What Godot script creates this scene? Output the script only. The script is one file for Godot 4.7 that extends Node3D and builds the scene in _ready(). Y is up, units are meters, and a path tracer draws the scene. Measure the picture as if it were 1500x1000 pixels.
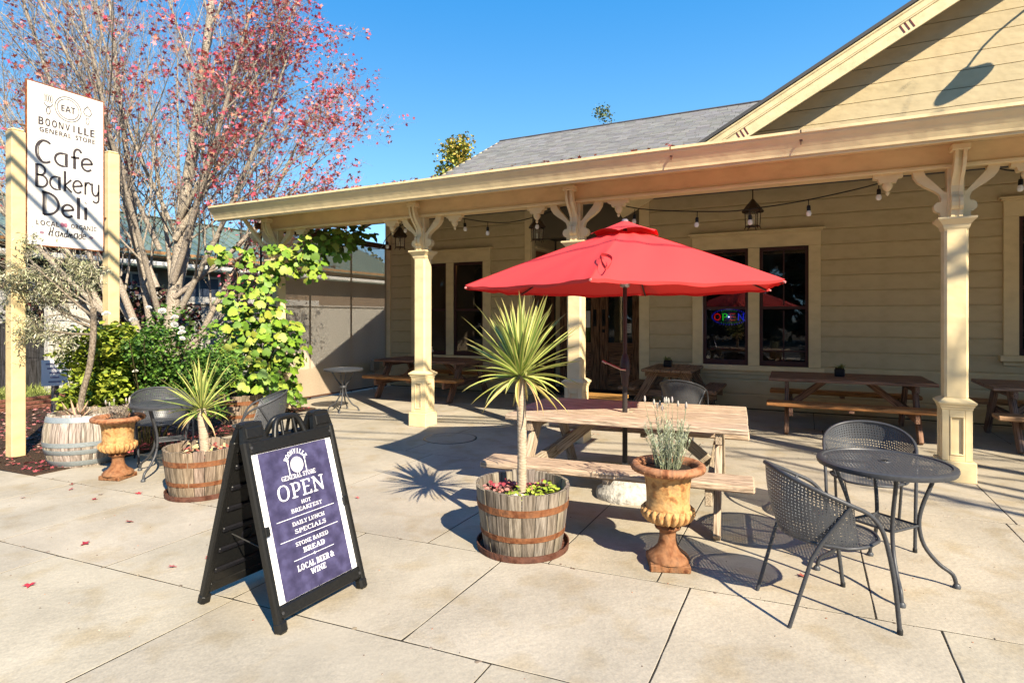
extends Node3D

# ---------------------------------------------------------------- mesh buffer
class MB:
	var v := PackedVector3Array()
	var n := PackedVector3Array()
	var c := PackedColorArray()
	var u := PackedVector2Array()
	var i := PackedInt32Array()
	var xf := Transform3D()
	var col := Color(1, 1, 1)

	func tint(k: Color) -> MB:
		col = k
		return self

	func add(p: Vector3, nn: Vector3, uv := Vector2.ZERO) -> int:
		v.append(xf * p)
		n.append((xf.basis * nn).normalized())
		c.append(col)
		u.append(uv)
		return v.size() - 1

	func face(pts: Array, out: Vector3) -> void:
		var nn: Vector3 = (pts[1] - pts[0]).cross(pts[2] - pts[0])
		if nn.length_squared() < 1e-16 and pts.size() > 3:
			nn = (pts[2] - pts[0]).cross(pts[3] - pts[0])
		if nn.length_squared() < 1e-18:
			return
		nn = nn.normalized()
		if nn.dot(out) < 0:
			pts.reverse()
			nn = -nn
		var b := v.size()
		for p in pts:
			add(p, nn, Vector2(p.x, p.y))
		for k in range(1, pts.size() - 1):
			i.append_array(PackedInt32Array([b, b + k + 1, b + k]))

	func box(at: Vector3, size: Vector3, bev := 0.0) -> MB:
		var h := size * 0.5
		var b: float = min(bev, min(h.x, min(h.y, h.z)) * 0.9)
		if b <= 0.0:
			for ax in 3:
				for s in [-1.0, 1.0]:
					var o := Vector3.ZERO
					o[ax] = s
					var a1 := (ax + 1) % 3
					var a2 := (ax + 2) % 3
					var pts := []
					for q in [[-1, -1], [1, -1], [1, 1], [-1, 1]]:
						var p := Vector3.ZERO
						p[ax] = s * h[ax]
						p[a1] = q[0] * h[a1]
						p[a2] = q[1] * h[a2]
						pts.append(at + p)
					face(pts, o)
			return self
		var cv := func(s: Vector3, ax: int) -> Vector3:
			var p := Vector3(s.x * (h.x - b), s.y * (h.y - b), s.z * (h.z - b))
			p[ax] = s[ax] * h[ax]
			return at + p
		for ax in 3:
			var a1 := (ax + 1) % 3
			var a2 := (ax + 2) % 3
			for s in [-1.0, 1.0]:
				var o := Vector3.ZERO
				o[ax] = s
				var pts := []
				for q in [[-1, -1], [1, -1], [1, 1], [-1, 1]]:
					var sg := Vector3.ZERO
					sg[ax] = s
					sg[a1] = q[0]
					sg[a2] = q[1]
					pts.append(cv.call(sg, ax))
				face(pts, o)
			for s in [-1.0, 1.0]:
				for t in [-1.0, 1.0]:
					var m := Vector3.ZERO
					m[a1] = s
					m[a2] = t
					var lo := m
					lo[ax] = -1.0
					var hi := m
					hi[ax] = 1.0
					face([cv.call(lo, a1), cv.call(hi, a1), cv.call(hi, a2), cv.call(lo, a2)], m)
		for sx in [-1.0, 1.0]:
			for sy in [-1.0, 1.0]:
				for sz in [-1.0, 1.0]:
					var sg := Vector3(sx, sy, sz)
					face([cv.call(sg, 0), cv.call(sg, 1), cv.call(sg, 2)], sg)
		return self

	func tube(pts: Array, radii, sides := 6, cap := true) -> MB:
		var m := pts.size()
		var t0: Vector3 = (pts[1] - pts[0]).normalized()
		var up := Vector3.UP if absf(t0.y) < 0.9 else Vector3.RIGHT
		var e1 := t0.cross(up).normalized()
		var b := v.size()
		for k in m:
			var t: Vector3
			if k == 0:
				t = t0
			elif k == m - 1:
				t = (pts[k] - pts[k - 1]).normalized()
			else:
				t = ((pts[k] - pts[k - 1]).normalized() + (pts[k + 1] - pts[k]).normalized()).normalized()
			e1 = (e1 - t * e1.dot(t)).normalized()
			var e2 := t.cross(e1)
			var r: float = radii if (radii is float or radii is int) else radii[k]
			for s in sides:
				var a := TAU * s / sides
				var d := e1 * cos(a) + e2 * sin(a)
				add(pts[k] + d * r, d, Vector2(float(s) / sides, k))
		for k in m - 1:
			for s in sides:
				var s2 := (s + 1) % sides
				var p := b + k * sides + s
				var q := b + k * sides + s2
				i.append_array(PackedInt32Array([p, q, p + sides, q, q + sides, p + sides]))
		if cap:
			for e in [0, m - 1]:
				var pp := []
				for s in sides:
					pp.append(xf.affine_inverse() * v[b + e * sides + s])
				face(pp, (pts[0] - pts[1]) if e == 0 else (pts[m - 1] - pts[m - 2]))
		return self

	# profile: [r, y] pairs, revolved about y
	func lathe(prof: Array, segs := 24, at := Vector3.ZERO, crease := 0.7, ripple := 0, amp := 0.0) -> MB:
		var k := prof.size()
		var nn := []
		for j in k - 1:
			var d: Vector2 = prof[j + 1] - prof[j]
			nn.append(Vector2(d.y, -d.x).normalized())
		for j in k - 1:
			var na: Vector2 = nn[j]
			var nb: Vector2 = nn[j]
			if j > 0 and nn[j - 1].dot(nn[j]) > crease:
				na = (nn[j - 1] + nn[j]).normalized()
			if j < k - 2 and nn[j + 1].dot(nn[j]) > crease:
				nb = (nn[j + 1] + nn[j]).normalized()
			var b := v.size()
			for s in segs + 1:
				var a := TAU * s / segs
				var w := 1.0 + (amp * absf(cos(a * ripple * 0.5)) if ripple > 0 else 0.0)
				var cs := cos(a)
				var sn := sin(a)
				var p0: Vector2 = prof[j]
				var p1: Vector2 = prof[j + 1]
				add(at + Vector3(cs * p0.x * w, p0.y, sn * p0.x * w), Vector3(cs * na.x, na.y, sn * na.x), Vector2(float(s) / segs, p0.y))
				add(at + Vector3(cs * p1.x * w, p1.y, sn * p1.x * w), Vector3(cs * nb.x, nb.y, sn * nb.x), Vector2(float(s) / segs, p1.y))
			for s in segs:
				var p := b + s * 2
				i.append_array(PackedInt32Array([p, p + 1, p + 2, p + 2, p + 1, p + 3]))
		return self

	# 2D outline extruded along +z (centred)
	func prism(poly: PackedVector2Array, depth: float) -> MB:
		var tri := Geometry2D.triangulate_polygon(poly)
		var z := depth * 0.5
		for side in [1.0, -1.0]:
			var b := v.size()
			for p in poly:
				add(Vector3(p.x, p.y, z * side), Vector3(0, 0, side), p)
			for k in range(0, tri.size(), 3):
				var a: Vector2 = poly[tri[k]]
				var cr: float = (poly[tri[k + 1]] - a).cross(poly[tri[k + 2]] - a)
				if cr * side > 0:
					i.append_array(PackedInt32Array([b + tri[k], b + tri[k + 2], b + tri[k + 1]]))
				else:
					i.append_array(PackedInt32Array([b + tri[k], b + tri[k + 1], b + tri[k + 2]]))
		var area := 0.0
		for k in poly.size():
			area += poly[k].cross(poly[(k + 1) % poly.size()])
		var sg := 1.0 if area > 0 else -1.0
		for k in poly.size():
			var p := poly[k]
			var q := poly[(k + 1) % poly.size()]
			var d := q - p
			face([Vector3(p.x, p.y, -z), Vector3(q.x, q.y, -z), Vector3(q.x, q.y, z), Vector3(p.x, p.y, z)], Vector3(d.y * sg, -d.x * sg, 0))
		return self

	# strip between two rails with smooth normals
	func strip(a: Array, b: Array, uvs := 1.0) -> MB:
		var base := v.size()
		var m := a.size()
		for k in m:
			var k0: int = max(k - 1, 0)
			var k1: int = min(k + 1, m - 1)
			var nn: Vector3 = ((a[k1] + b[k1]) - (a[k0] + b[k0])).cross(b[k] - a[k])
			if nn.length() < 1e-9:
				nn = ((a[k1] + b[k1]) - (a[k0] + b[k0])).cross(b[k0] - a[k0])
			nn = nn.normalized()
			add(a[k], nn, Vector2(k * uvs, 0))
			add(b[k], nn, Vector2(k * uvs, 1))
		for k in m - 1:
			var p := base + k * 2
			i.append_array(PackedInt32Array([p, p + 1, p + 2, p + 2, p + 1, p + 3]))
		return self

	# grid of points, rows x cols, smooth normals; uv in metres * s
	func grid(rows: Array, s := 1.0) -> MB:
		var base := v.size()
		var R := rows.size()
		var C: int = rows[0].size()
		for r in R:
			var uu := 0.0
			for k in C:
				var pr: Vector3 = rows[min(r + 1, R - 1)][k] - rows[max(r - 1, 0)][k]
				var pc: Vector3 = rows[r][min(k + 1, C - 1)] - rows[r][max(k - 1, 0)]
				if k > 0:
					uu += (rows[r][k] - rows[r][k - 1]).length()
				add(rows[r][k], pr.cross(pc).normalized(), Vector2(uu * s, r * 0.045 * s))
		for r in R - 1:
			for k in C - 1:
				var p := base + r * C + k
				i.append_array(PackedInt32Array([p, p + C, p + 1, p + 1, p + C, p + C + 1]))
		return self

	func mesh(mat: Material = null) -> ArrayMesh:
		# front faces run clockwise as seen from the side their normals point to
		for t in range(0, i.size(), 3):
			var p := v[i[t]]
			if (v[i[t + 1]] - p).cross(v[i[t + 2]] - p).dot(n[i[t]] + n[i[t + 1]] + n[i[t + 2]]) > 0.0:
				var w := i[t + 1]
				i[t + 1] = i[t + 2]
				i[t + 2] = w
		var a := []
		a.resize(Mesh.ARRAY_MAX)
		a[Mesh.ARRAY_VERTEX] = v
		a[Mesh.ARRAY_NORMAL] = n
		a[Mesh.ARRAY_COLOR] = c
		a[Mesh.ARRAY_TEX_UV] = u
		a[Mesh.ARRAY_INDEX] = i
		var m := ArrayMesh.new()
		m.add_surface_from_arrays(Mesh.PRIMITIVE_TRIANGLES, a)
		if mat:
			m.surface_set_material(0, mat)
		return m

# ---------------------------------------------------------------- scene helpers
var M := {}
var used := {}
var rng := RandomNumberGenerator.new()

func rf(a: float, b: float) -> float:
	return rng.randf_range(a, b)

func numbered(called: String) -> String:
	var k: int = used.get(called, 0)
	used[called] = k + 1
	return called if k == 0 else "%s_%03d" % [called, k]

func tag(o: Node3D, label: String, category: String, group := "") -> Node3D:
	o.set_meta("label", label)
	o.set_meta("category", category)
	if group:
		o.set_meta("group", group)
	return o

func thing(called: String, label: String, category: String, at := Vector3.ZERO, turn := 0.0, group := "") -> Node3D:
	var o := Node3D.new()
	o.name = numbered(called)
	add_child(o)
	o.position = at
	o.rotation.y = turn
	return tag(o, label, category, group)

func obj(called: String, mb, mat: Material, parent: Node3D, xf := Transform3D()) -> MeshInstance3D:
	var o := MeshInstance3D.new()
	o.mesh = mb.mesh(mat) if mb is MB else mb
	if not mb is MB:
		o.material_override = mat
	o.name = called if parent != self else numbered(called)
	parent.add_child(o, true)
	o.transform = xf
	return o

func struct(called: String, mb: MB, mat: Material) -> MeshInstance3D:
	var o := obj(called, mb, mat, self)
	o.set_meta("kind", "structure")
	return o

func swarm(called: String, mesh: Mesh, mat: Material, xfs: Array, cols: Array, parent: Node3D) -> MultiMeshInstance3D:
	var mm := MultiMesh.new()
	mm.transform_format = MultiMesh.TRANSFORM_3D
	mm.use_colors = true
	mm.mesh = mesh
	mm.instance_count = xfs.size()
	for k in xfs.size():
		mm.set_instance_transform(k, xfs[k])
		mm.set_instance_color(k, cols[k % cols.size()])
	var o := MultiMeshInstance3D.new()
	o.multimesh = mm
	o.material_override = mat
	o.name = called if parent != self else numbered(called)
	parent.add_child(o, true)
	o.set_meta("kind", "stuff")
	return o

func mb(col := Color(1, 1, 1)) -> MB:
	var m := MB.new()
	m.col = col
	return m

func var_col(c: Color, k: float) -> Color:
	var f := 1.0 + rf(-k, k)
	return Color(c.r * f, c.g * f * (1.0 + rf(-k, k) * 0.15), c.b * f * (1.0 + rf(-k, k) * 0.3))

# a board of its own: long side along local x, grain offset so no two boards look alike
func board(called: String, size: Vector3, col: Color, mat: Material, parent: Node3D, at: Vector3, basis := Basis(), bev := 0.005, warp := 0.0) -> MeshInstance3D:
	var off := Vector3(rf(-9, 9), rf(-3, 3), rf(-3, 3))
	var m := mb(col)
	if warp > 0.0:
		m.xf = Transform3D(Basis(Vector3(0, 0, 1), rf(-warp, warp)) * Basis(Vector3(1, 0, 0), rf(-warp, warp)), off)
		m.box(Vector3.ZERO, size, bev)
	else:
		m.box(off, size, bev)
	return obj(called, m, mat, parent, Transform3D(basis, at - basis * off))

# board between two points (centre line)
func beam(called: String, a: Vector3, b: Vector3, w: float, t: float, col: Color, mat: Material, parent: Node3D, side := Vector3(0, 0, 1), bev := 0.005) -> MeshInstance3D:
	var x := (b - a).normalized()
	var z := (side - x * side.dot(x)).normalized()
	var y := z.cross(x)
	return board(called, Vector3((b - a).length(), w, t), col, mat, parent, (a + b) * 0.5, Basis(x, y, z), bev)

func noise(freq: float, oct := 4, seed := 1, type := FastNoiseLite.TYPE_SIMPLEX_SMOOTH) -> FastNoiseLite:
	var f := FastNoiseLite.new()
	f.noise_type = type
	f.seed = seed
	f.frequency = freq
	f.fractal_octaves = oct
	return f

func ntex(freq: float, ramp: Array, size := 512, oct := 4, seed := 1, as_normal := false, bump := 4.0) -> NoiseTexture2D:
	var t := NoiseTexture2D.new()
	t.width = size
	t.height = size
	t.seamless = true
	t.noise = noise(freq, oct, seed)
	t.generate_mipmaps = false
	if as_normal:
		t.as_normal_map = true
		t.bump_strength = bump
	else:
		var g := Gradient.new()
		g.offsets = PackedFloat32Array(ramp.map(func(e): return e[0]))
		g.colors = PackedColorArray(ramp.map(func(e): return e[1]))
		t.color_ramp = g
	return t

func grey(x: float) -> Color:
	return Color(x, x, x)

func mat(rough := 0.6, tex: Texture2D = null, scale := Vector3.ONE, nrm: Texture2D = null, nscale := 1.0, world := false) -> StandardMaterial3D:
	var m := StandardMaterial3D.new()
	m.vertex_color_use_as_albedo = true
	m.roughness = rough
	m.metallic_specular = 0.4
	m.cull_mode = BaseMaterial3D.CULL_DISABLED
	if tex:
		m.albedo_texture = tex
	if nrm:
		m.normal_enabled = true
		m.normal_texture = nrm
		m.normal_scale = nscale
	if tex or nrm:
		m.uv1_triplanar = true
		m.uv1_world_triplanar = world
		m.uv1_scale = scale
	return m

func concrete_image() -> ImageTexture:
	var S := 1024
	var a := noise(0.004, 5, 3).get_seamless_image(S, S).get_data()
	var b := noise(0.05, 4, 8).get_seamless_image(S, S).get_data()
	var d := noise(0.011, 3, 21).get_seamless_image(S, S).get_data()
	var e := noise(0.35, 2, 5).get_seamless_image(S, S).get_data()
	var out := PackedByteArray()
	out.resize(S * S * 3)
	for k in S * S:
		var f := 0.86 + (a[k] - 128) / 255.0 * 0.15 + (b[k] - 128) / 255.0 * 0.05 + (e[k] - 128) / 255.0 * 0.11
		var st := clampf((d[k] - 140) / 110.0, 0.0, 1.0)   # rusty and tea-coloured stains
		f -= st * 0.05
		out[k * 3] = int(clampf(f * 255.0, 0, 255))
		out[k * 3 + 1] = int(clampf(f * (1.0 - st * 0.03) * 255.0, 0, 255))
		out[k * 3 + 2] = int(clampf(f * (1.0 - st * 0.09) * 255.0, 0, 255))
	return ImageTexture.create_from_image(Image.create_from_data(S, S, false, Image.FORMAT_RGB8, out))

func weave_image() -> ImageTexture:
	var S := 32
	var im := Image.create(S, S, false, Image.FORMAT_RGBA8)
	for y in S:
		for x in S:
			var hole := false
			for q in [[8, 8, 1.0], [24, 24, 1.0], [8, 24, -1.0], [24, 8, -1.0]]:
				var dx: float = absf(x + 0.5 - q[0])
				var dy: float = absf(y + 0.5 - q[1])
				if q[2] > 0:
					if dx < 4.9 and dy < 2.2:
						hole = true
				elif dx < 2.2 and dy < 4.9:
					hole = true
			im.set_pixel(x, y, Color(1, 1, 1, 0.0 if hole else 1.0))
	return ImageTexture.create_from_image(im)

func make_materials() -> void:
	M.plain = mat(0.7)
	M.paint = mat(0.55, ntex(0.016, [[0.0, Color(0.93, 0.925, 0.915)], [0.35, Color(0.97, 0.968, 0.965)], [0.6, grey(0.99)], [1.0, grey(1.0)]], 512, 6, 2), Vector3(0.35, 0.6, 0.35), ntex(0.05, [], 256, 3, 12, true, 1.5), 0.25)
	var grain := ntex(0.02, [[0.0, Color(0.36, 0.33, 0.30)], [0.38, Color(0.66, 0.64, 0.62)], [0.55, Color(0.88, 0.87, 0.86)], [1.0, Color(1, 1, 1)]], 512, 5, 31)
	var grain_n := ntex(0.03, [], 512, 4, 33, true, 6.0)
	M.wood = mat(0.72, grain, Vector3(0.22, 5.0, 5.0), grain_n, 0.6)
	M.wood_old = mat(0.85, ntex(0.024, [[0.0, Color(0.50, 0.47, 0.44)], [0.34, Color(0.76, 0.74, 0.72)], [0.5, Color(0.92, 0.91, 0.9)], [1.0, Color(1, 1, 1)]], 512, 5, 37), Vector3(0.28, 5.5, 5.5), grain_n, 0.9)
	# staves: grain along local y
	M.stave = mat(0.85, ntex(0.022, [[0.0, Color(0.40, 0.38, 0.36)], [0.4, Color(0.70, 0.68, 0.66)], [0.6, Color(0.9, 0.89, 0.88)], [1.0, Color(1, 1, 1)]], 512, 5, 41), Vector3(4.5, 0.22, 4.5), grain_n, 0.9)
	M.concrete = mat(0.85, concrete_image(), Vector3(0.21, 0.21, 0.21), ntex(0.25, [], 512, 3, 51, true, 2.0), 0.12, true)
	M.stone = mat(0.9, ntex(0.03, [[0.0, grey(0.55)], [0.5, grey(0.85)], [1.0, grey(1.0)]], 256, 5, 61), Vector3(2, 2, 2), ntex(0.06, [], 256, 4, 62, true, 6.0), 0.8)
	M.rust = mat(0.8, ntex(0.018, [[0.0, Color(0.50, 0.38, 0.32)], [0.3, Color(0.78, 0.66, 0.56)], [0.46, Color(0.98, 0.92, 0.84)], [0.6, Color(1.0, 0.96, 0.9)], [0.75, Color(0.86, 0.84, 0.82)], [1.0, Color(0.74, 0.76, 0.78)]], 512, 5, 71), Vector3(1.3, 1.1, 1.3), ntex(0.06, [], 256, 4, 72, true, 4.0), 0.6)
	M.metal = mat(0.45, ntex(0.06, [[0.0, grey(0.8)], [1.0, grey(1.0)]], 256, 4, 81), Vector3(3, 3, 3))
	M.metal.metallic = 0.25
	M.shiny = mat(0.3)
	M.shiny.metallic = 0.9
	M.black = mat(0.38, ntex(0.05, [[0.0, grey(0.75)], [1.0, grey(1.0)]], 256, 4, 83), Vector3(4, 4, 4))
	M.weave = StandardMaterial3D.new()
	M.weave.albedo_texture = weave_image()
	M.weave.albedo_color = Color(0.075, 0.08, 0.092).linear_to_srgb()
	M.weave.transparency = BaseMaterial3D.TRANSPARENCY_ALPHA_SCISSOR
	M.weave.alpha_scissor_threshold = 0.5
	M.weave.roughness = 0.42
	M.weave.metallic = 0.25
	M.weave.cull_mode = BaseMaterial3D.CULL_DISABLED
	M.weave.texture_filter = BaseMaterial3D.TEXTURE_FILTER_LINEAR
	M.canopy = mat(0.75, ntex(0.25, [[0.0, grey(0.9)], [1.0, grey(1.0)]], 256, 2, 91), Vector3(5, 5, 5))
	M.canopy.backlight_enabled = true
	M.canopy.backlight = Color(0.5, 0.02, 0.03)
	M.leaf = mat(0.5)
	M.leaf.backlight_enabled = true
	M.leaf.backlight = Color(0.26, 0.38, 0.06)
	M.leaf_dull = mat(0.65)
	M.leaf_red = mat(0.6)
	M.leaf_red.backlight_enabled = true
	M.leaf_red.backlight = Color(0.6, 0.12, 0.12)
	M.petal = mat(0.6)
	M.bark = mat(0.9, ntex(0.03, [[0.0, Color(0.35, 0.32, 0.29)], [0.45, Color(0.75, 0.72, 0.68)], [1.0, Color(1, 1, 1)]], 512, 5, 95), Vector3(3, 1.6, 3), ntex(0.05, [], 256, 4, 96, true, 6.0), 0.8)
	M.palm_bark = mat(0.9, ntex(0.03, [[0.0, Color(0.62, 0.58, 0.54)], [0.5, Color(0.88, 0.86, 0.84)], [1.0, Color(1, 1, 1)]], 256, 4, 195), Vector3(2, 9, 2), ntex(0.05, [], 256, 3, 196, true, 5.0), 0.7)
	M.soil = mat(0.95, ntex(0.05, [[0.0, grey(0.4)], [1.0, grey(1.0)]], 256, 5, 97), Vector3(3, 3, 3), ntex(0.08, [], 256, 4, 98, true, 8.0), 1.0)
	M.asphalt = mat(0.9, ntex(0.1, [[0.0, grey(0.7)], [1.0, grey(1.0)]], 512, 4, 99), Vector3(0.5, 0.5, 0.5), null, 1.0, true)
	M.grass = mat(0.8, ntex(0.02, [[0.0, grey(0.5)], [1.0, grey(1.0)]], 512, 5, 101), Vector3(0.3, 0.3, 0.3), null, 1.0, true)
	M.shingle = mat(0.92, ntex(0.2, [[0.0, grey(0.7)], [1.0, grey(1.0)]], 256, 3, 103), Vector3(2.5, 2.5, 2.5))
	M.glass = StandardMaterial3D.new()
	M.glass.transparency = BaseMaterial3D.TRANSPARENCY_ALPHA
	M.glass.albedo_color = Color(0.1, 0.1, 0.1, 0.35)
	M.glass.roughness = 0.02
	M.glass.metallic_specular = 0.55
	M.lamp_glass = StandardMaterial3D.new()
	M.lamp_glass.transparency = BaseMaterial3D.TRANSPARENCY_ALPHA
	M.lamp_glass.albedo_color = Color(0.9, 0.9, 0.85, 0.12)
	M.lamp_glass.roughness = 0.08
	M.screen = mat(0.95, ntex(0.2, [[0.0, grey(0.9)], [1.0, grey(1.0)]], 256, 2, 105), Vector3(3, 0.6, 0.6))
	M.screen.transparency = BaseMaterial3D.TRANSPARENCY_ALPHA
	M.screen.albedo_color = Color(1, 1, 1, 0.70)
	M.ink = mat(0.6)
	M.poster = poster_mat()

func poster_mat() -> StandardMaterial3D:
	var m := mat(0.5, ntex(0.012, [[0.0, Color(0.62, 0.60, 0.66)], [0.5, Color(0.82, 0.8, 0.84)], [0.75, Color(0.95, 0.94, 0.97)], [1.0, Color(1, 1, 1)]], 512, 5, 111), Vector3(1.6, 1.6, 1.6))
	return m

# lettering as thin raised print: fits the given width and height
func text(s: String, bold: bool, serif: bool, w: float, h: float, at: Vector3, col: Color, parent: Node3D, basis := Basis(), fit := true) -> MeshInstance3D:
	var f := SystemFont.new()
	f.font_names = PackedStringArray(["Droid Serif" if serif else "Droid Sans"])
	f.font_weight = 700 if bold else 400
	var t := TextMesh.new()
	t.text = s
	t.font = f
	t.font_size = 48
	t.pixel_size = 0.01
	t.depth = 0.02
	t.curve_step = 2.0
	var bb := t.get_aabb()
	var o := MeshInstance3D.new()
	var m := mat(0.6)
	m.vertex_color_use_as_albedo = false
	m.albedo_color = col.linear_to_srgb()
	o.mesh = t
	o.material_override = m
	o.name = "lettering"
	parent.add_child(o, true)
	var sx := w / bb.size.x
	var sy := h / bb.size.y
	if not fit:
		sx = sy
	var sc := Basis.from_scale(Vector3(sx, sy, 0.05))
	var ctr := bb.get_center()
	o.transform = Transform3D(basis * sc, at - basis * (sc * ctr))
	return o

# ---------------------------------------------------------------- colours (linear, real-world)
const CREAM := Color(0.74, 0.60, 0.36)
const CREAM_DEEP := Color(0.76, 0.575, 0.32)
const SIDING := Color(0.56, 0.455, 0.275)
const SASH := Color(0.055, 0.022, 0.02)
const DOORWOOD := Color(0.36, 0.19, 0.10)
const STEEL := Color(0.075, 0.08, 0.092)
const WALL_Z := -10.9

# ---------------------------------------------------------------- setting
func joint_z(row: int, x: float) -> float:
	# pavement joints run a little askew to the front of the shop
	var z0: float = [1.0, -2.47, -3.61, -5.75, -7.72, -9.35, -12.4][row]
	return z0 - 0.075 * x if row < 3 else z0 - 0.02 * x

func make_ground() -> void:
	struct("ground", mb(Color(0.16, 0.12, 0.07)).box(Vector3(0, -0.55, 0), Vector3(400, 0.8, 400)), M.grass)
	struct("road", mb(Color(0.06, 0.06, 0.065)).box(Vector3(0, -0.145, 9.2), Vector3(120, 0.03, 11)), M.asphalt)
	struct("kerb", mb(Color(0.4, 0.38, 0.34)).box(Vector3(0, -0.075, 3.62), Vector3(120, 0.16, 0.16), 0.02), M.stone)
	var pave := Node3D.new()
	pave.name = "patio_pavement"
	add_child(pave)
	pave.set_meta("kind", "structure")
	# dark bed under the slabs, seen down the joints
	obj("joint_bed", mb(Color(0.05, 0.042, 0.035)).box(Vector3(2.0, -0.0775, -4.4), Vector3(20.5, 0.15, 15.8)), M.soil, pave)
	var xs := [
		[-7.6, -6.1, -4.5, -2.9, -1.3, 0.3, 1.9, 3.5, 5.5, 8, 11.5],
		[-7.6, -6.3, -5.17, -4.02, -2.92, -1.79, -0.615, 0.615, 1.79, 2.96, 4.2, 6, 8.5, 11.5],
		[-6.95, -5.6, -3.9, -2.4, -1.5, -0.81, 0.33, 1.38, 2.5, 3.7, 5.5, 8, 11.5],
		[-7.6, -6.0, -4.3, -2.6, -1.2, 0.33, 1.45, 2.9, 4.5, 6.5, 9, 11.5],
		[-8.9, -7.0, -5.2, -3.4, -1.6, 0.2, 1.6, 3.2, 5, 7, 9, 11.5],
		[-8.9, -6.6, -4.4, -2.2, 0.1, 2.3, 4.5, 7, 9, 11.5],
	]
	for r in 6:
		var row: Array = xs[r]
		for k in row.size() - 1:
			var x0: float = row[k] + 0.0025
			var x1: float = row[k + 1] - 0.0025
			var g := 0.0025
			var p := [Vector2(x0, joint_z(r, x0) - g), Vector2(x1, joint_z(r, x1) - g), Vector2(x1, joint_z(r + 1, x1) + g), Vector2(x0, joint_z(r + 1, x0) + g)]
			if r == 0:
				p[0].y = 3.53
				p[1].y = 3.53
			var tone := 1.0 + rf(-0.045, 0.045)
			var m := mb(Color(0.515 * tone, 0.46 * tone, 0.372 * tone * (1.0 + rf(-0.02, 0.02))))
			var b := 0.0022
			var ctr: Vector2 = (p[0] + p[1] + p[2] + p[3]) * 0.25
			var top := []
			var rim := []
			var low := []
			for e in 4:
				for j in 9:
					# edges worn a little uneven, corners knocked off
					var q: Vector2 = p[e].lerp(p[(e + 1) % 4], j / 9.0)
					var along: Vector2 = (p[(e + 1) % 4] - p[e]).normalized()
					var inw := Vector2(-along.y, along.x)
					if inw.dot(ctr - q) < 0:
						inw = -inw
					var wear := absf(rf(-1, 1)) * 0.0035
					if j == 0:
						inw = (ctr - q).normalized()
						wear += 0.004
					q += inw * wear
					var d := inw * b * rf(0.8, 1.5)
					top.append(Vector3(q.x + d.x, 0, q.y + d.y))
					rim.append(Vector3(q.x, -b * 0.7, q.y))
					low.append(Vector3(q.x, -0.09, q.y))
			var cv := Vector3(ctr.x, 0, ctr.y)
			var EN := top.size()
			for e in EN:
				m.face([cv, top[e], top[(e + 1) % EN]], Vector3.UP)
			for e in EN:
				var f := (e + 1) % EN
				var o: Vector3 = (rim[e] + rim[f]) * 0.5 - Vector3(ctr.x, 0, ctr.y)
				m.face([top[e], top[f], rim[f], rim[e]], o + Vector3.UP)
				m.face([rim[e], rim[f], low[f], low[e]], o)
			obj("slab", m, M.concrete, pave)
	# grit, gum spots and crumbs trodden into the slabs
	var sx := []
	var sc := []
	for k in 900:
		var p := Vector3(rf(-6.8, 4.0), 0.0015, rf(-9.0, -0.8))
		var near_joint := k % 3 == 0
		if near_joint:
			var row: int = 1 + k % 4
			p.z = joint_z(row, p.x) + rf(-0.02, 0.02)
		var s := rf(0.12, 0.55) if k % 9 else rf(0.6, 1.2)
		sx.append(Transform3D(Basis(Vector3.UP, rf(0, TAU)) * Basis.from_scale(Vector3(s, rf(0.3, 1.0), s * rf(0.5, 1.0))), p))
		sc.append(var_col([Color(0.20, 0.16, 0.12), Color(0.12, 0.09, 0.07), Color(0.36, 0.30, 0.24), Color(0.30, 0.14, 0.09)][k % 4], 0.3))
	var crumb := mb().lathe([Vector2(0, 0.002), Vector2(0.009, 0.0016), Vector2(0.013, -0.002)], 7)
	swarm("grit", crumb.mesh(), M.leaf_dull, sx, sc, pave)
	# round access cover let into the slabs
	var cov := mb(Color(0.48, 0.43, 0.35)).lathe([Vector2(0, 0.004), Vector2(0.33, 0.004), Vector2(0.335, -0.02)], 40)
	var rim := mb(Color(0.05, 0.045, 0.04)).lathe([Vector2(0.336, 0.0035), Vector2(0.352, 0.0035), Vector2(0.353, -0.02)], 40)
	var cvr := obj("access_cover", cov, M.concrete, pave, Transform3D(Basis(), Vector3(-4.2, 0, -6.52)))
	obj("cover_rim", rim, M.metal, cvr)
	# mulch bed to the left with grass behind it
	var bed := mb(Color(0.10, 0.055, 0.035))
	bed.box(Vector3(-10.0, -0.06, -3.9), Vector3(4.7, 0.14, 7.4), 0.02)
	bed.box(Vector3(-7.3, -0.058, -4.42), Vector3(0.72, 0.14, 2.7), 0.02)
	struct("mulch_bed", bed, M.soil)
	struct("lawn", mb(Color(0.10, 0.14, 0.035)).box(Vector3(-17.4, -0.06, -8.0), Vector3(10.0, 0.13, 24)), M.grass)
	var steps := mb()
	for k in 3:
		steps.tint(Color(0.22, 0.09, 0.06)).box(Vector3(-12.0 - k * 0.11, 0.04 + k * 0.06, -4.2), Vector3(0.1, 0.06, 5.5), 0.01)
	struct("brick_edging", steps, M.stone)
	# grass tufts
	var gx := []
	var gc := []
	for k in 5200:
		var p := Vector3(rf(-17.5, -12.4), 0.0, rf(-9.5, -1.5))
		gx.append(Transform3D(Basis(Vector3.UP, rf(0, TAU)) * Basis(Vector3.RIGHT, rf(-0.5, 0.5)) * Basis.from_scale(Vector3.ONE * rf(0.6, 1.5)), p))
		gc.append(var_col(Color(0.20, 0.24, 0.06), 0.4))
	var blade := mb()
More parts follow.
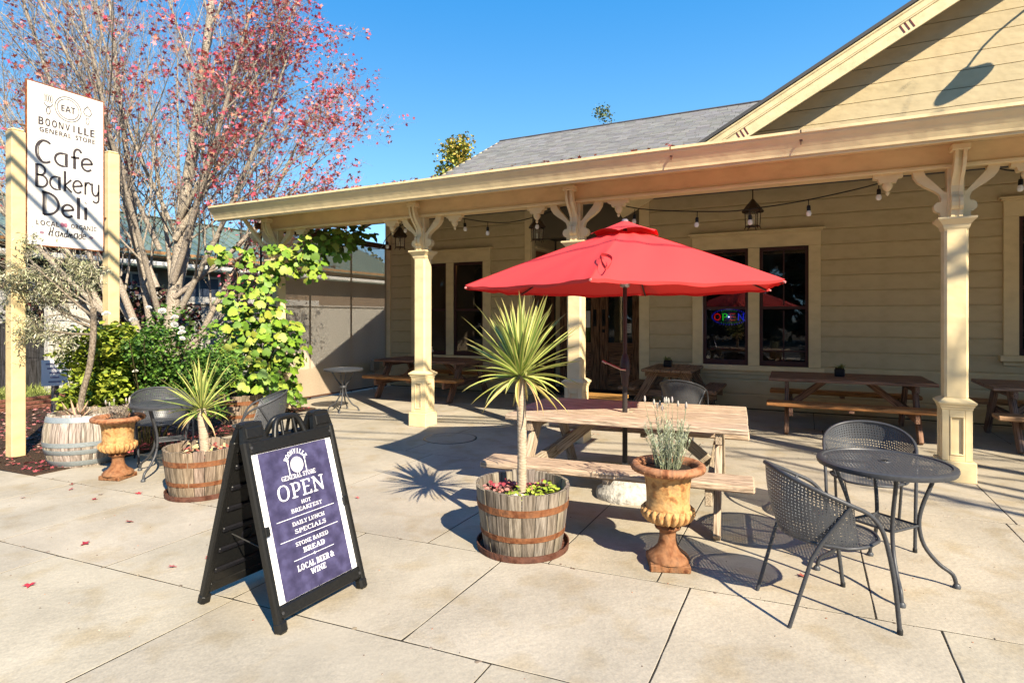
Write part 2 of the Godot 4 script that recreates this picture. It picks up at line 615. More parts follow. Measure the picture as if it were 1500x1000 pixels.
	for k in 4:
		var a := k * 1.7
		var d := Vector3(cos(a), 0, sin(a))
		blade.strip([d * 0.02 - d.cross(Vector3.UP) * 0.008, d * 0.04 + Vector3.UP * 0.1 - d.cross(Vector3.UP) * 0.005, d * 0.09 + Vector3.UP * 0.17], [d * 0.02 + d.cross(Vector3.UP) * 0.008, d * 0.04 + Vector3.UP * 0.1 + d.cross(Vector3.UP) * 0.005, d * 0.09 + Vector3.UP * 0.171])
	var g := swarm("grass", blade.mesh(), M.leaf_dull, gx, gc, self)
	g.set_meta("label", "strip of green grass behind the mulch bed")
	g.set_meta("category", "grass")
	# fallen red leaves covering the bed
	var lx := []
	var lc := []
	for k in 5200:
		var x := rf(-12.0, -7.62)
		var zz := rf(-7.5, -0.4)
		if k % 12 == 0:
			x = rf(-7.62, -6.98)
			zz = rf(-5.7, -3.15)
		lx.append(Transform3D(Basis(Vector3.UP, rf(0, TAU)) * Basis(Vector3(1, 0, 0), rf(-0.7, 0.7)) * Basis.from_scale(Vector3.ONE * rf(0.3, 0.7)), Vector3(x, rf(0.012, 0.035), zz)))
		lc.append(var_col([Color(0.30, 0.06, 0.07), Color(0.42, 0.16, 0.15), Color(0.46, 0.28, 0.23), Color(0.20, 0.08, 0.06)][k % 4], 0.3))
	var lv := swarm("leaf_litter", maple_leaf(), M.leaf_dull, lx, lc, self)
	lv.set_meta("label", "carpet of fallen red maple leaves on the mulch bed")
	lv.set_meta("category", "leaf litter")

func maple_leaf() -> ArrayMesh:
	var m := mb()
	var rim := []
	for k in 11:
		var a := PI * 0.5 + (k - 5) * 0.52
		var r: float = [0.030, 0.045, 0.022, 0.055, 0.026, 0.062, 0.026, 0.055, 0.022, 0.045, 0.030][k]
		rim.append(Vector3(cos(a) * r, 0.006 * sin(a * 3.0) + r * 0.12, -sin(a) * r))
	var b := m.add(Vector3(0, 0, 0.01), Vector3.UP)
	for p in rim:
		m.add(p, Vector3(p.x * 3, 1, p.z * 3).normalized())
	for k in 10:
		m.i.append_array(PackedInt32Array([b, b + k + 2, b + k + 1]))
	return m.mesh()

# ---------------------------------------------------------------- the shop building
var shop: Node3D

func siding_piece(x0: float, x1: float, y0: float, y1: float) -> void:
	if x1 - x0 < 0.015 or y1 - y0 < 0.02:
		return
	var h := y1 - y0
	var m := mb(var_col(SIDING, 0.035))
	# drop siding: bevelled top edge leaves a shadow groove under the next board
	var p := PackedVector2Array([Vector2(-0.02, 0), Vector2(0.0, 0), Vector2(0.004, 0.006), Vector2(0.004, h - 0.034), Vector2(-0.004, h - 0.016), Vector2(-0.014, h - 0.007), Vector2(-0.014, h), Vector2(-0.02, h)])
	m.prism(p, x1 - x0)
	obj("siding_board", m, M.paint, shop, Transform3D(Basis(Vector3(0, 0, 1), Vector3(0, 1, 0), Vector3(-1, 0, 0)), Vector3((x0 + x1) * 0.5, y0, WALL_Z)))

func siding(x0: float, x1: float, ytop: float, openings: Array, y_from := 0.02) -> void:
	var y := y_from
	while y < ytop - 0.02:
		var y1: float = min(y + 0.253, ytop)
		var cuts := [[x0, x1]]
		for o in openings:
			if o[3] <= y + 0.001 or o[2] >= y1 - 0.001:
				continue
			var nxt := []
			for s in cuts:
				if o[1] <= s[0] or o[0] >= s[1]:
					nxt.append(s)
					continue
				if o[0] > s[0]:
					nxt.append([s[0], o[0]])
				if o[1] < s[1]:
					nxt.append([o[1], s[1]])
			cuts = nxt
			if o[2] > y:
				siding_piece(max(o[0], x0), min(o[1], x1), y, o[2])
			if o[3] < y1:
				siding_piece(max(o[0], x0), min(o[1], x1), o[3], y1)
		for s in cuts:
			siding_piece(s[0], s[1], y, y1)
		y = y1

# two sashes side by side in a cream casing
func shop_window(x0: float, x1: float, yb: float, yt: float, label: String, kind: int) -> Node3D:
	var w := Node3D.new()
	w.name = "window"
	shop.add_child(w, true)
	w.set_meta("label", label)
	w.position = Vector3((x0 + x1) * 0.5, 0, WALL_Z)
	var hw := (x1 - x0) * 0.5
	var cas := mb(CREAM)
	cas.box(Vector3(-hw + 0.09, (yb + yt) * 0.5, 0.012), Vector3(0.18, yt - yb, 0.05), 0.004)
	cas.box(Vector3(hw - 0.09, (yb + yt) * 0.5, 0.012), Vector3(0.18, yt - yb, 0.05), 0.004)
	cas.box(Vector3(0, (yb + yt) * 0.5, 0.009), Vector3(0.18, yt - yb - 0.006, 0.045), 0.004)
	obj("casing", cas, M.paint, w)
	var hd := mb(CREAM)
	hd.box(Vector3(0, yt + 0.115, 0.016), Vector3(hw * 2 + 0.004, 0.23, 0.062), 0.004)
	hd.box(Vector3(0, yt + 0.244, 0.03), Vector3(hw * 2 + 0.06, 0.03, 0.10), 0.006)
	hd.box(Vector3(0, yt + 0.273, 0.045), Vector3(hw * 2 + 0.13, 0.028, 0.14), 0.008)
	obj("head_cornice", hd, M.paint, w)
	obj("sill", mb(CREAM).box(Vector3(0, yb - 0.045, 0.04), Vector3(hw * 2 + 0.1, 0.09, 0.12), 0.008).box(Vector3(0, yb - 0.12, 0.012), Vector3(hw * 2, 0.06, 0.04), 0.004), M.paint, w)
	var sw := hw - 0.27
	for s in [-1.0, 1.0]:
		var cx: float = s * (0.09 + sw * 0.5)
		var sash := mb(SASH)
		var mid := yb + (yt - yb) * 0.49
		for e in [-1.0, 1.0]:
			sash.box(Vector3(cx + e * (sw * 0.5 - 0.026), (yb + yt) * 0.5, -0.035), Vector3(0.052, yt - yb, 0.05), 0.004)
		sash.box(Vector3(cx, yb + 0.045, -0.036), Vector3(sw - 0.104, 0.09, 0.048), 0.004)
		sash.box(Vector3(cx, yt - 0.03, -0.036), Vector3(sw - 0.104, 0.06, 0.048), 0.004)
		sash.box(Vector3(cx, mid, -0.034), Vector3(sw - 0.104, 0.05, 0.056), 0.004)
		if kind == 1 and s > 0 or kind == 2:
			sash.box(Vector3(cx, (yb + mid) * 0.5, -0.04), Vector3(0.022, mid - yb - 0.1, 0.03))
			sash.box(Vector3(cx, (yt + mid) * 0.5, -0.04), Vector3(0.022, yt - mid - 0.09, 0.03))
			sash.box(Vector3(cx, yb + 0.26, -0.041), Vector3(sw - 0.104, 0.02, 0.028))
		var so := obj("sash", sash, M.paint, w)
		obj("pane", mb(Color(1, 1, 1)).box(Vector3(cx, (yb + yt) * 0.5, -0.045), Vector3(sw - 0.09, yt - yb - 0.1, 0.006)), M.glass, w)
	return w

func porch_post(x: float, label: String, flip := 1.0) -> void:
	var z := -7.13
	var p := Node3D.new()
	p.name = "porch_post"
	shop.add_child(p, true)
	p.position = Vector3(x, 0, z)
	p.set_meta("label", label)
	obj("plinth", mb(CREAM).box(Vector3(0, 0.1, 0), Vector3(0.30, 0.2, 0.30), 0.006), M.paint, p)
	var ped := mb(CREAM)
	ped.box(Vector3(0, 0.45, 0), Vector3(0.215, 0.5, 0.215), 0.002)
	# stiles and rails round a sunk panel on each face, with a raised moulding
	for k in 4:
		ped.xf = Transform3D(Basis(Vector3.UP, k * PI * 0.5), Vector3.ZERO)
		for s in [-1.0, 1.0]:
			ped.box(Vector3(s * 0.092, 0.45, 0.113), Vector3(0.059, 0.496, 0.016), 0.003)
			ped.box(Vector3(s * 0.051, 0.445, 0.119), Vector3(0.018, 0.36, 0.018), 0.006)
		ped.box(Vector3(0, 0.228, 0.113), Vector3(0.123, 0.052, 0.0155), 0.002)
		ped.box(Vector3(0, 0.668, 0.113), Vector3(0.123, 0.06, 0.0155), 0.002)
		ped.box(Vector3(0, 0.262, 0.119), Vector3(0.12, 0.018, 0.0175), 0.006)
		ped.box(Vector3(0, 0.63, 0.119), Vector3(0.12, 0.018, 0.0175), 0.006)
	ped.xf = Transform3D()
	obj("pedestal", ped, M.paint, p)
	var q := func(cap: MB, prof: Array) -> void:
		for j in prof.size() - 1:
			var a: Vector2 = prof[j]
			var b: Vector2 = prof[j + 1]
			for k in 4:
				var bs := Basis(Vector3.UP, k * PI * 0.5)
				cap.face([bs * Vector3(-a.x, a.y, a.x), bs * Vector3(a.x, a.y, a.x), bs * Vector3(b.x, b.y, b.x), bs * Vector3(-b.x, b.y, b.x)], bs * Vector3(0, (a.x - b.x) * 3.0, 1.0) if absf(b.y - a.y) > 0.001 else Vector3(0, signf(a.x - b.x), 0))
	var cap := mb(CREAM)
	q.call(cap, [Vector2(0.121, 0.695), Vector2(0.127, 0.705), Vector2(0.127, 0.722), Vector2(0.137, 0.728), Vector2(0.137, 0.742), Vector2(0.150, 0.754), Vector2(0.154, 0.772), Vector2(0.115, 0.80), Vector2(0.09, 0.815)])
	obj("pedestal_cap", cap, M.paint, p)
	obj("shaft", mb(CREAM).box(Vector3(0, 1.655, 0), Vector3(0.195, 1.72, 0.195), 0.022), M.paint, p)
	cap = mb(CREAM)
	q.call(cap, [Vector2(0.09, 2.44), Vector2(0.105, 2.47), Vector2(0.112, 2.50), Vector2(0.135, 2.53), Vector2(0.152, 2.548), Vector2(0.155, 2.556), Vector2(0.155, 2.57), Vector2(0.0, 2.571)])
	obj("capital", cap, M.paint, p)
	obj("upper_post", mb(CREAM).box(Vector3(0, 2.83, 0), Vector3(0.135, 0.52, 0.135), 0.004), M.paint, p)
	var out := PackedVector2Array([Vector2(0, 0), Vector2(0.055, 0), Vector2(0.055, 0.06), Vector2(0.075, 0.062), Vector2(0.10, 0.085), Vector2(0.108, 0.115), Vector2(0.10, 0.145), Vector2(0.078, 0.165), Vector2(0.05, 0.168), Vector2(0.046, 0.20), Vector2(0.062, 0.245), Vector2(0.11, 0.285), Vector2(0.18, 0.33), Vector2(0.235, 0.375), Vector2(0.272, 0.43), Vector2(0.285, 0.49), Vector2(0.19, 0.49), Vector2(0.175, 0.445), Vector2(0.02, 0.262), Vector2(0.0, 0.262)])
	for k in 3:
		# left, right and front brackets
		var bs := Basis(Vector3.UP, [0.0, PI, -PI * 0.5][k])
		var m := mb(CREAM)
		if k == 2:
			var fr := PackedVector2Array()
			for e in out:
				fr.append(Vector2(e.x * 0.8, e.y * 1.25))
			m.prism(fr, 0.03)
			var br := obj("bracket", m, M.paint, p, Transform3D(bs, bs * Vector3(0.067, 2.571, 0.032)))
			obj("bracket_face", mb(CREAM).prism(fr, 0.03), M.paint, br, Transform3D(Basis(), Vector3(0, 0, -0.064)))
			var inner := PackedVector2Array()
			for e in fr:
				inner.append(Vector2(e.x * 0.82, e.y))
			obj("bracket_core", mb(CREAM).prism(inner, 0.036), M.paint, br, Transform3D(Basis(), Vector3(0, 0, -0.032)))
		else:
			m.prism(out, 0.085)
			obj("bracket", m, M.paint, p, Transform3D(bs, bs * Vector3(0.067, 2.571, 0)))
	# cornice block at the head of the front bracket
	obj("corbel_block", mb(CREAM).box(Vector3(0, 3.21, 0.235), Vector3(0.15, 0.06, 0.13), 0.008), M.paint, p)
	for s in [-1.0, 1.0]:
		var d := mb(CREAM)
		d.prism(PackedVector2Array([Vector2(-0.13, 0), Vector2(-0.13, -0.035), Vector2(-0.09, -0.042), Vector2(-0.075, -0.085), Vector2(0.075, -0.085), Vector2(0.09, -0.042), Vector2(0.13, -0.035), Vector2(0.13, 0)]), 0.09)
		d.lathe([Vector2(0, -0.215), Vector2(0.012, -0.205), Vector2(0.020, -0.185), Vector2(0.012, -0.17), Vector2(0.024, -0.16), Vector2(0.045, -0.13), Vector2(0.05, -0.11), Vector2(0.045, -0.085)], 10)
		obj("pendant_drop", d, M.paint, p, Transform3D(Basis(), Vector3(s * 0.56, 3.06, 0)))

func make_shop() -> void:
	shop = thing("general_store", "olive sided shop with cream trimmed porch and front gable", "building")
	var X0 := -8.8
	var X1 := 11.0
	# ---- walls behind the siding, with openings for windows and the entry
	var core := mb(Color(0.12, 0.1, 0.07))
	var op := [[-7.9, -6.15, 0.76, 2.79], [-1.66, 0.03, 0.76, 2.79], [2.75, 4.6, 1.04, 3.08]]
	var wall := func(x0: float, x1: float, ops: Array, top: float) -> void:
		var x := x0
		for o in ops:
			core.box(Vector3((x + o[0]) * 0.5, top * 0.5, WALL_Z - 0.14), Vector3(o[0] - x, top, 0.24))
			core.box(Vector3((o[0] + o[1]) * 0.5, o[2] * 0.5, WALL_Z - 0.14), Vector3(o[1] - o[0], o[2], 0.24))
			core.box(Vector3((o[0] + o[1]) * 0.5, (o[3] + top) * 0.5, WALL_Z - 0.14), Vector3(o[1] - o[0], top - o[3], 0.24))
			x = o[1]
		core.box(Vector3((x + x1) * 0.5, top * 0.5, WALL_Z - 0.14), Vector3(x1 - x, top, 0.24))
	wall.call(X0, -5.07, [op[0]], 4.0)
	wall.call(-2.80, X1, [op[1], op[2]], 4.0)
	core.box(Vector3(X0 + 0.12, 2.0, -17.2), Vector3(0.24, 4.0, 12.3))
	core.box(Vector3(X1 - 0.12, 2.0, -17.2), Vector3(0.24, 4.0, 12.3))
	core.box(Vector3(1.1, 2.0, -23.4), Vector3(19.8, 4.0, 0.24))
	core.box(Vector3(-3.935, 3.6, WALL_Z - 0.14), Vector3(2.27, 0.8, 0.24))
	# recess walls
	core.box(Vector3(-3.935, 2.0, -12.32), Vector3(2.7, 4.0, 0.2))
	core.box(Vector3(-5.17, 2.0, -11.62), Vector3(0.2, 4.0, 1.2))
	core.box(Vector3(-2.70, 2.0, -11.62), Vector3(0.2, 4.0, 1.2))
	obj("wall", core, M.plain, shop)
	# dim inside: floor, ceiling and a back wall to the rooms
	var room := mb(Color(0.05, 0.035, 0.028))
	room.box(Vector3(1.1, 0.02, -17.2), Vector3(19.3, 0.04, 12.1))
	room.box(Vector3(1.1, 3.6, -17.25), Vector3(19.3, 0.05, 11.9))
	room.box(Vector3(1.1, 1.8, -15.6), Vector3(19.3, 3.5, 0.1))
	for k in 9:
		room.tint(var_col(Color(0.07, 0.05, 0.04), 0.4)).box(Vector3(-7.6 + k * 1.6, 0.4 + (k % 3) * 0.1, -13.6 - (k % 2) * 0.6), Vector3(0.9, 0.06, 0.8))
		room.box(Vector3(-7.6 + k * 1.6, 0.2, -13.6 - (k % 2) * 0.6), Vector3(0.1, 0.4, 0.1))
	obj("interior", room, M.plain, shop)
	# ---- siding
	siding(X0 + 0.14, -5.19, 4.0, [[-8.05, -6.0, 0.62, 3.05]])
	siding(-2.62, X1 - 0.12, 4.0, [[-1.84, 0.21, 0.62, 3.05], [2.57, 4.78, 0.9, 3.34]])
	# return and back of the entry recess
	for k in 13:
		var y := 0.02 + k * 0.253
		var m := mb(var_col(SIDING, 0.03)).box(Vector3(0, 0.12, 0), Vector3(0.02, 0.24, 1.1), 0.006)
		if k >= 11:
			obj("siding_board", m, M.paint, shop, Transform3D(Basis(), Vector3(-5.06, y, -11.6)))
			obj("siding_board", mb(var_col(SIDING, 0.03)).box(Vector3(0, 0.12, 0), Vector3(2.2, 0.24, 0.02), 0.006), M.paint, shop, Transform3D(Basis(), Vector3(-3.93, y, -12.21)))
	# corner boards
	for e in [[X0 + 0.07, 0.145], [-5.125, 0.135], [-2.715, 0.19], [X1 - 0.06, 0.14]]:
		obj("corner_board", mb(CREAM_DEEP if e[0] < -8 else CREAM).box(Vector3(e[0], 2.0, WALL_Z + 0.008), Vector3(e[1], 4.0, 0.036), 0.004), M.paint, shop)
	for e in [[-5.05, 0.02], [-2.80, -0.02]]:
		obj("corner_board", mb(CREAM).box(Vector3(e[0], 2.0, WALL_Z - 0.06), Vector3(0.03, 4.0, 0.13), 0.004), M.paint, shop)
	shop_window(-8.05, -6.0, 0.76, 2.79, "pair of dark sashes left of the entry", 0)
	shop_window(-1.84, 0.21, 0.76, 2.79, "pair of dark sashes with the lit open sign", 1)
	shop_window(2.57, 4.78, 1.04, 3.06, "rightmost pair of dark sashes cut by the frame", 2)
	# ---- entry doors
	for s in [-1.0, 1.0]:
		var d := Node3D.new()
		d.name = "door"
		shop.add_child(d, true)
		d.position = Vector3(-4.0 + s * 0.46, 0, -12.15)
		d.set_meta("label", "left wooden door leaf" if s < 0 else "right wooden door leaf with notice on its glass")
		for e in [-1.0, 1.0]:
			board("stile", Vector3(2.3, 0.19, 0.05), var_col(DOORWOOD, 0.1), M.wood, d, Vector3(e * 0.36, 1.17, 0), Basis(Vector3(0, 1, 0), Vector3(-1, 0, 0), Vector3(0, 0, 1)))
		for e in [[0.15, 0.24], [0.97, 0.16], [2.22, 0.19]]:
			board("rail", Vector3(0.53, e[1], 0.048), var_col(DOORWOOD, 0.1), M.wood, d, Vector3(0, e[0], 0))
		board("panel", Vector3(0.53, 0.62, 0.02), var_col(DOORWOOD, 0.1), M.wood, d, Vector3(0, 0.58, -0.008))
		board("panel_bead", Vector3(0.44, 0.50, 0.014), var_col(DOORWOOD * 1.15, 0.05), M.wood, d, Vector3(0, 0.58, 0.010), Basis(), 0.012)
		obj("pane", mb().box(Vector3(0, 1.59, 0), Vector3(0.53, 1.08, 0.008)), M.glass, d)
		var hnd := mb(Color(0.02, 0.018, 0.016))
		hnd.box(Vector3(-s * 0.36, 1.58, 0.03), Vector3(0.075, 0.36, 0.012), 0.004)
		hnd.tube([Vector3(-s * 0.36, 1.50, 0.035), Vector3(-s * 0.36, 1.50, 0.075), Vector3(-s * 0.36, 1.67, 0.075), Vector3(-s * 0.36, 1.67, 0.035)], 0.012)
		var hd := obj("handle", hnd, M.metal, d)
		if s > 0:
			obj("lock", mb(Color(0.02, 0.018, 0.016)).box(Vector3(-0.36, 1.30, 0.032), Vector3(0.06, 0.07, 0.016), 0.006), M.metal, d)
			obj("paper_notice", mb(Color(0.75, 0.75, 0.72)).box(Vector3(0.155, 1.36, 0.012), Vector3(0.17, 0.2, 0.002)), M.plain, d)
			for k in 5:
				obj("print_line", mb(Color(0.25, 0.25, 0.27)).box(Vector3(0.155, 1.43 - k * 0.033, 0.0135), Vector3(0.11 - (k % 2) * 0.03, 0.009, 0.001)), M.ink, d)
		else:
			obj("paper_notice", mb(Color(0.72, 0.73, 0.76)).box(Vector3(0.19, 1.55, 0.012), Vector3(0.12, 0.36, 0.002)), M.plain, d)
	obj("threshold", mb(Color(0.2, 0.17, 0.13)).box(Vector3(-3.93, 0.02, -12.1), Vector3(2.2, 0.04, 0.24), 0.006), M.stone, shop)
	var fr := mb(CREAM)
	fr.box(Vector3(-4.98, 1.4, -12.2), Vector3(0.12, 2.8, 0.05), 0.004).box(Vector3(-2.98, 1.4, -12.2), Vector3(0.10, 2.8, 0.05), 0.004)
	fr.box(Vector3(-3.98, 2.44, -12.19), Vector3(1.9, 0.12, 0.05), 0.004).box(Vector3(-3.98, 2.88, -12.2), Vector3(2.1, 0.16, 0.06), 0.004).box(Vector3(-3.98, 2.975, -12.18), Vector3(2.18, 0.03, 0.1), 0.006)
	obj("door_frame", fr, M.paint, shop)
	obj("transom_pane", mb().box(Vector3(-3.98, 2.65, -12.2), Vector3(1.88, 0.3, 0.01)), M.glass, shop)
	var side := mb(DOORWOOD)
	side.box(Vector3(-5.052, 1.5, -11.6), Vector3(0.03, 2.96, 0.95), 0.004)
	obj("side_panel", side, M.wood, shop)
	obj("side_pane", mb(Color(0.03, 0.03, 0.04)).box(Vector3(-5.034, 1.7, -11.72), Vector3(0.008, 1.9, 0.34)), M.glass, shop)
	obj("side_cornice", mb(CREAM).box(Vector3(-5.03, 3.05, -11.6), Vector3(0.07, 0.05, 1.05), 0.008), M.paint, shop)
	# ---- porch roof: ceiling, beam, fascia, gutter
	var cl := mb(Color(0.5, 0.42, 0.27))
	var th := 0.148
	cl.xf = Transform3D(Basis(Vector3.RIGHT, th), Vector3(0, 3.655, -8.78))
	for k in 16:
		cl.tint(var_col(Color(0.66, 0.6, 0.46), 0.04)).box(Vector3(1.2, -0.02, -2.05 + k * 0.274), Vector3(20.0, 0.02, 0.27), 0.004)
	obj("porch_ceiling", cl, M.paint, shop)
	var rf_ := mb(Color(0.13, 0.13, 0.14))
	rf_.xf = Transform3D(Basis(Vector3.RIGHT, th), Vector3(0, 3.715, -8.8))
	rf_.box(Vector3(1.25, 0.02, 0), Vector3(20.25, 0.05, 4.44), 0.004)
	obj("porch_roof", rf_, M.shingle, shop)
	obj("porch_beam", mb(CREAM_DEEP).box(Vector3(1.35, 3.215, -7.13), Vector3(19.5, 0.31, 0.17), 0.004), M.paint, shop)
	obj("beam_moulding", mb(CREAM).box(Vector3(1.35, 3.078, -7.035), Vector3(19.52, 0.04, 0.035), 0.008).box(Vector3(1.35, 3.335, -7.02), Vector3(19.52, 0.05, 0.05), 0.012), M.paint, shop)
	obj("soffit", mb(CREAM_DEEP).box(Vector3(1.25, 3.30, -6.8), Vector3(20.2, 0.02, 0.46)), M.paint, shop)
	obj("fascia", mb(CREAM).box(Vector3(1.25, 3.31, -6.575), Vector3(20.25, 0.22, 0.03), 0.004), M.paint, shop)
	obj("fascia", mb(CREAM).box(Vector3(-8.885, -0.07, 0), Vector3(0.03, 0.15, 4.5), 0.004), M.paint, shop, Transform3D(Basis(Vector3.RIGHT, th), Vector3(0, 3.715, -8.8)))
	var gut := mb(CREAM)
	var gp := PackedVector2Array([Vector2(0, 0.0), Vector2(0.012, 0.0), Vector2(0.018, 0.025), Vector2(0.04, 0.07), Vector2(0.075, 0.125), Vector2(0.10, 0.155), Vector2(0.11, 0.17), Vector2(0.112, 0.185), Vector2(0.127, 0.19), Vector2(0.127, 0.218), Vector2(0.115, 0.221), Vector2(0.105, 0.21), Vector2(0.095, 0.17), Vector2(0.03, 0.07), Vector2(0.011, 0.03), Vector2(0.012, 0.215), Vector2(0.0, 0.215)])
	gut.prism(gp, 20.3)
	obj("gutter", gut, M.paint, shop, Transform3D(Basis(Vector3(0, 0, 1), Vector3(0, 1, 0), Vector3(-1, 0, 0)), Vector3(1.24, 3.225, -6.556)))
	for x in [-1.32, -0.05]:
		var cp := mb(CREAM_DEEP if x != -1.32 else Color(0.10, 0.05, 0.03))
		cp.tint(Color(0.08, 0.035, 0.02)).box(Vector3(x, 3.428, -6.4285), Vector3(0.01, 0.03, 0.004)).box(Vector3(x, 3.345, -6.4775), Vector3(0.008, 0.08, 0.006))
		if x > -2:
			cp.box(Vector3(x, 3.352, -6.476), Vector3(0.026, 0.02, 0.008))
		obj("gutter_joint", cp, M.paint, shop)
	obj("gutter_end", mb(CREAM).prism(gp, 0.012), M.paint, shop, Transform3D(Basis(Vector3(0, 0, 1), Vector3(0, 1, 0), Vector3(-1, 0, 0)), Vector3(-8.918, 3.227, -6.554)))
	porch_post(-8.08, "leftmost porch post, wrapped in grape vine")
	porch_post(-5.07, "second porch post from the left, in full sun")
	porch_post(-2.66, "porch post behind the red umbrella")
	porch_post(1.305, "rightmost porch post in view, dappled with shade")
	porch_post(5.2, "porch post outside the picture on the right")
	# diagonal strut at the left end of the porch
	beam("end_strut", Vector3(-8.42, 3.25, -6.72), Vector3(-8.17, 2.62, -7.06), 0.05, 0.06, CREAM, M.paint, shop)
	# ---- main roof and gable
	var s := 0.54
	var ang := atan(s)
	var deck := mb(Color(0.12, 0.12, 0.125))
	deck.xf = Transform3D(Basis(Vector3.RIGHT, ang), Vector3(0, 5.615, -14.0))
	deck.box(Vector3(1.1, 0.0, 0), Vector3(20.6, 0.06, 7.9))
	obj("roof_deck", deck, M.shingle, shop)
	var back := mb(Color(0.12, 0.12, 0.125))
	back.xf = Transform3D(Basis(Vector3.RIGHT, -ang), Vector3(0, 5.6, -20.95))
	back.box(Vector3(1.1, 0.0, 0), Vector3(20.6, 0.06, 7.9))
	obj("roof_deck", back, M.shingle, shop)
	var sh := mb()
	sh.xf = Transform3D(Basis(Vector3.RIGHT, ang), Vector3(0, 5.615, -14.0))
	for r in 40:
		var zz := 3.85 - r * 0.197
		var x := -9.22 + (r % 2) * 0.11
		while x < 2.6:
			var w := rf(0.2, 0.34)
			sh.tint(var_col(Color(0.25, 0.245, 0.24), 0.2))
			sh.box(Vector3(x + w * 0.5, 0.046 + rf(0, 0.004), zz - 0.1), Vector3(w - 0.012, 0.022 + rf(0, 0.01), 0.19))
			x += w
	var sho := obj("roof_shingles", sh, M.shingle, shop)
	sho.set_meta("kind", "stuff")
	obj("ridge_cap", mb(Color(0.09, 0.09, 0.10)).box(Vector3(1.1, 7.49, -17.45), Vector3(20.65, 0.07, 0.3), 0.03), M.shingle, shop)
	obj("roof_edge", mb(CREAM_DEEP).box(Vector3(0, -0.03, 0), Vector3(0.04, 0.18, 7.9)), M.paint, shop, Transform3D(Basis(Vector3.RIGHT, ang), Vector3(-9.23, 5.6, -14.0)))
	# end walls under the main roof
	var ew := mb(SIDING)
	ew.prism(PackedVector2Array([Vector2(-6.4, 0), Vector2(6.4, 0), Vector2(0, 3.35)]), 0.2)
	obj("gable_end", ew, M.paint, shop, Transform3D(Basis(Vector3(0, 0, -1), Vector3(0, 1, 0), Vector3(1, 0, 0)), Vector3(X0 + 0.12, 4.0, -17.4)))
	# front gable: apex at x = 3.55
	var gx := 3.55
	var gs := 0.556
	var ytop := func(x: float) -> float: return 4.0 + gs * (6.15 - absf(x - gx))
	var gw := mb(Color(0.12, 0.1, 0.07)).prism(PackedVector2Array([Vector2(-2.6, 3.98), Vector2(9.7, 3.98), Vector2(gx, 3.98 + gs * 6.15)]), 0.2)
	obj("gable_wall", gw, M.plain, shop, Transform3D(Basis(), Vector3(0, -0.02, WALL_Z - 0.125)))
	var y := 4.0
	while y < 7.2:
		var h := 0.262
		var xa := gx - 6.15 + (y - 4.0) / gs
		var xb := gx - 6.15 + (y + h - 4.0) / gs
		var m := mb(var_col(SIDING, 0.035))
		var poly := PackedVector2Array([Vector2(xa, 0), Vector2(2 * gx - xa, 0), Vector2(2 * gx - xb, h - 0.012), Vector2(xb, h - 0.012)])
		m.prism(poly, 0.02)
		obj("siding_board", m, M.paint, shop, Transform3D(Basis(Vector3.RIGHT, 0.03), Vector3(0, y, WALL_Z - 0.006)))
		y += h
	for sd in [-1.0, 1.0]:
		var a := Vector3(gx + sd * 6.7, 4.0 - gs * 0.55, 0)
		var b := Vector3(gx, 4.0 + gs * 6.15, 0)
		var dirv := (b - a).normalized()
		var nrm := Vector3(-dirv.y, dirv.x, 0) * (1.0 if sd < 0 else -1.0)
		var L := (b - a).length()
		var bs := Basis(dirv, nrm, dirv.cross(nrm))
		var mid := (a + b) * 0.5
		var zf := Vector3(0, 0, -10.38)
		obj("rake_board", mb(CREAM).box(Vector3(0, -0.25, 0), Vector3(L, 0.2, 0.035), 0.004), M.paint, shop, Transform3D(bs, mid + zf))
		obj("rake_crown", mb(CREAM).box(Vector3(0, -0.10, 0), Vector3(L, 0.12, 0.07), 0.01).box(Vector3(0, -0.165, 0), Vector3(L, 0.03, 0.05), 0.008).box(Vector3(0, -0.045, 0), Vector3(L, 0.05, 0.11), 0.015), M.paint, shop, Transform3D(bs, mid + zf + Vector3(0, 0, 0.012)))
		obj("rake_soffit", mb(CREAM_DEEP).box(Vector3(0, -0.2, 0), Vector3(L, 0.02, 0.6)), M.paint, shop, Transform3D(bs, mid + Vector3(0, 0, -10.69)))
		obj("roof_deck", mb(Color(0.11, 0.11, 0.115)).box(Vector3(0, 0.0, 0), Vector3(L + 0.02, 0.05, 8.0)), M.shingle, shop, Transform3D(bs, mid + Vector3(0, 0, -14.28)))
		if sd < 0:
			for px in [-1.13, 1.15]:
				for k in 3:
					var q: Vector3 = Vector3(px + k * 0.06, 4.0 + gs * (px + k * 0.06 - gx + 6.15), 0) - nrm * 0.25
					obj("accent_mark", mb(Color(0.12, 0.02, 0.025)).box(Vector3.ZERO, Vector3(0.02, 0.13, 0.006)), M.paint, shop, Transform3D(bs, q + Vector3(0, 0, -10.36)))
	# gooseneck lamp high on the gable, whose shadow falls on the boards
	var gn := mb(Color(0.02, 0.02, 0.02))
	gn.tube(smooth([Vector3(3.9, 6.6, -10.85), Vector3(3.75, 6.75, -10.6), Vector3(3.4, 6.55, -10.3), Vector3(3.25, 6.25, -10.15)], 4), 0.016)
	gn.lathe([Vector2(0.03, 6.3), Vector2(0.08, 6.22), Vector2(0.19, 6.1), Vector2(0.20, 6.07)], 20, Vector3(3.25, 0, -10.15))
	obj("gooseneck_lamp", gn, M.metal, shop)
	# leaves caught along the gutter and low roof
	var lx := []
	var lc := []
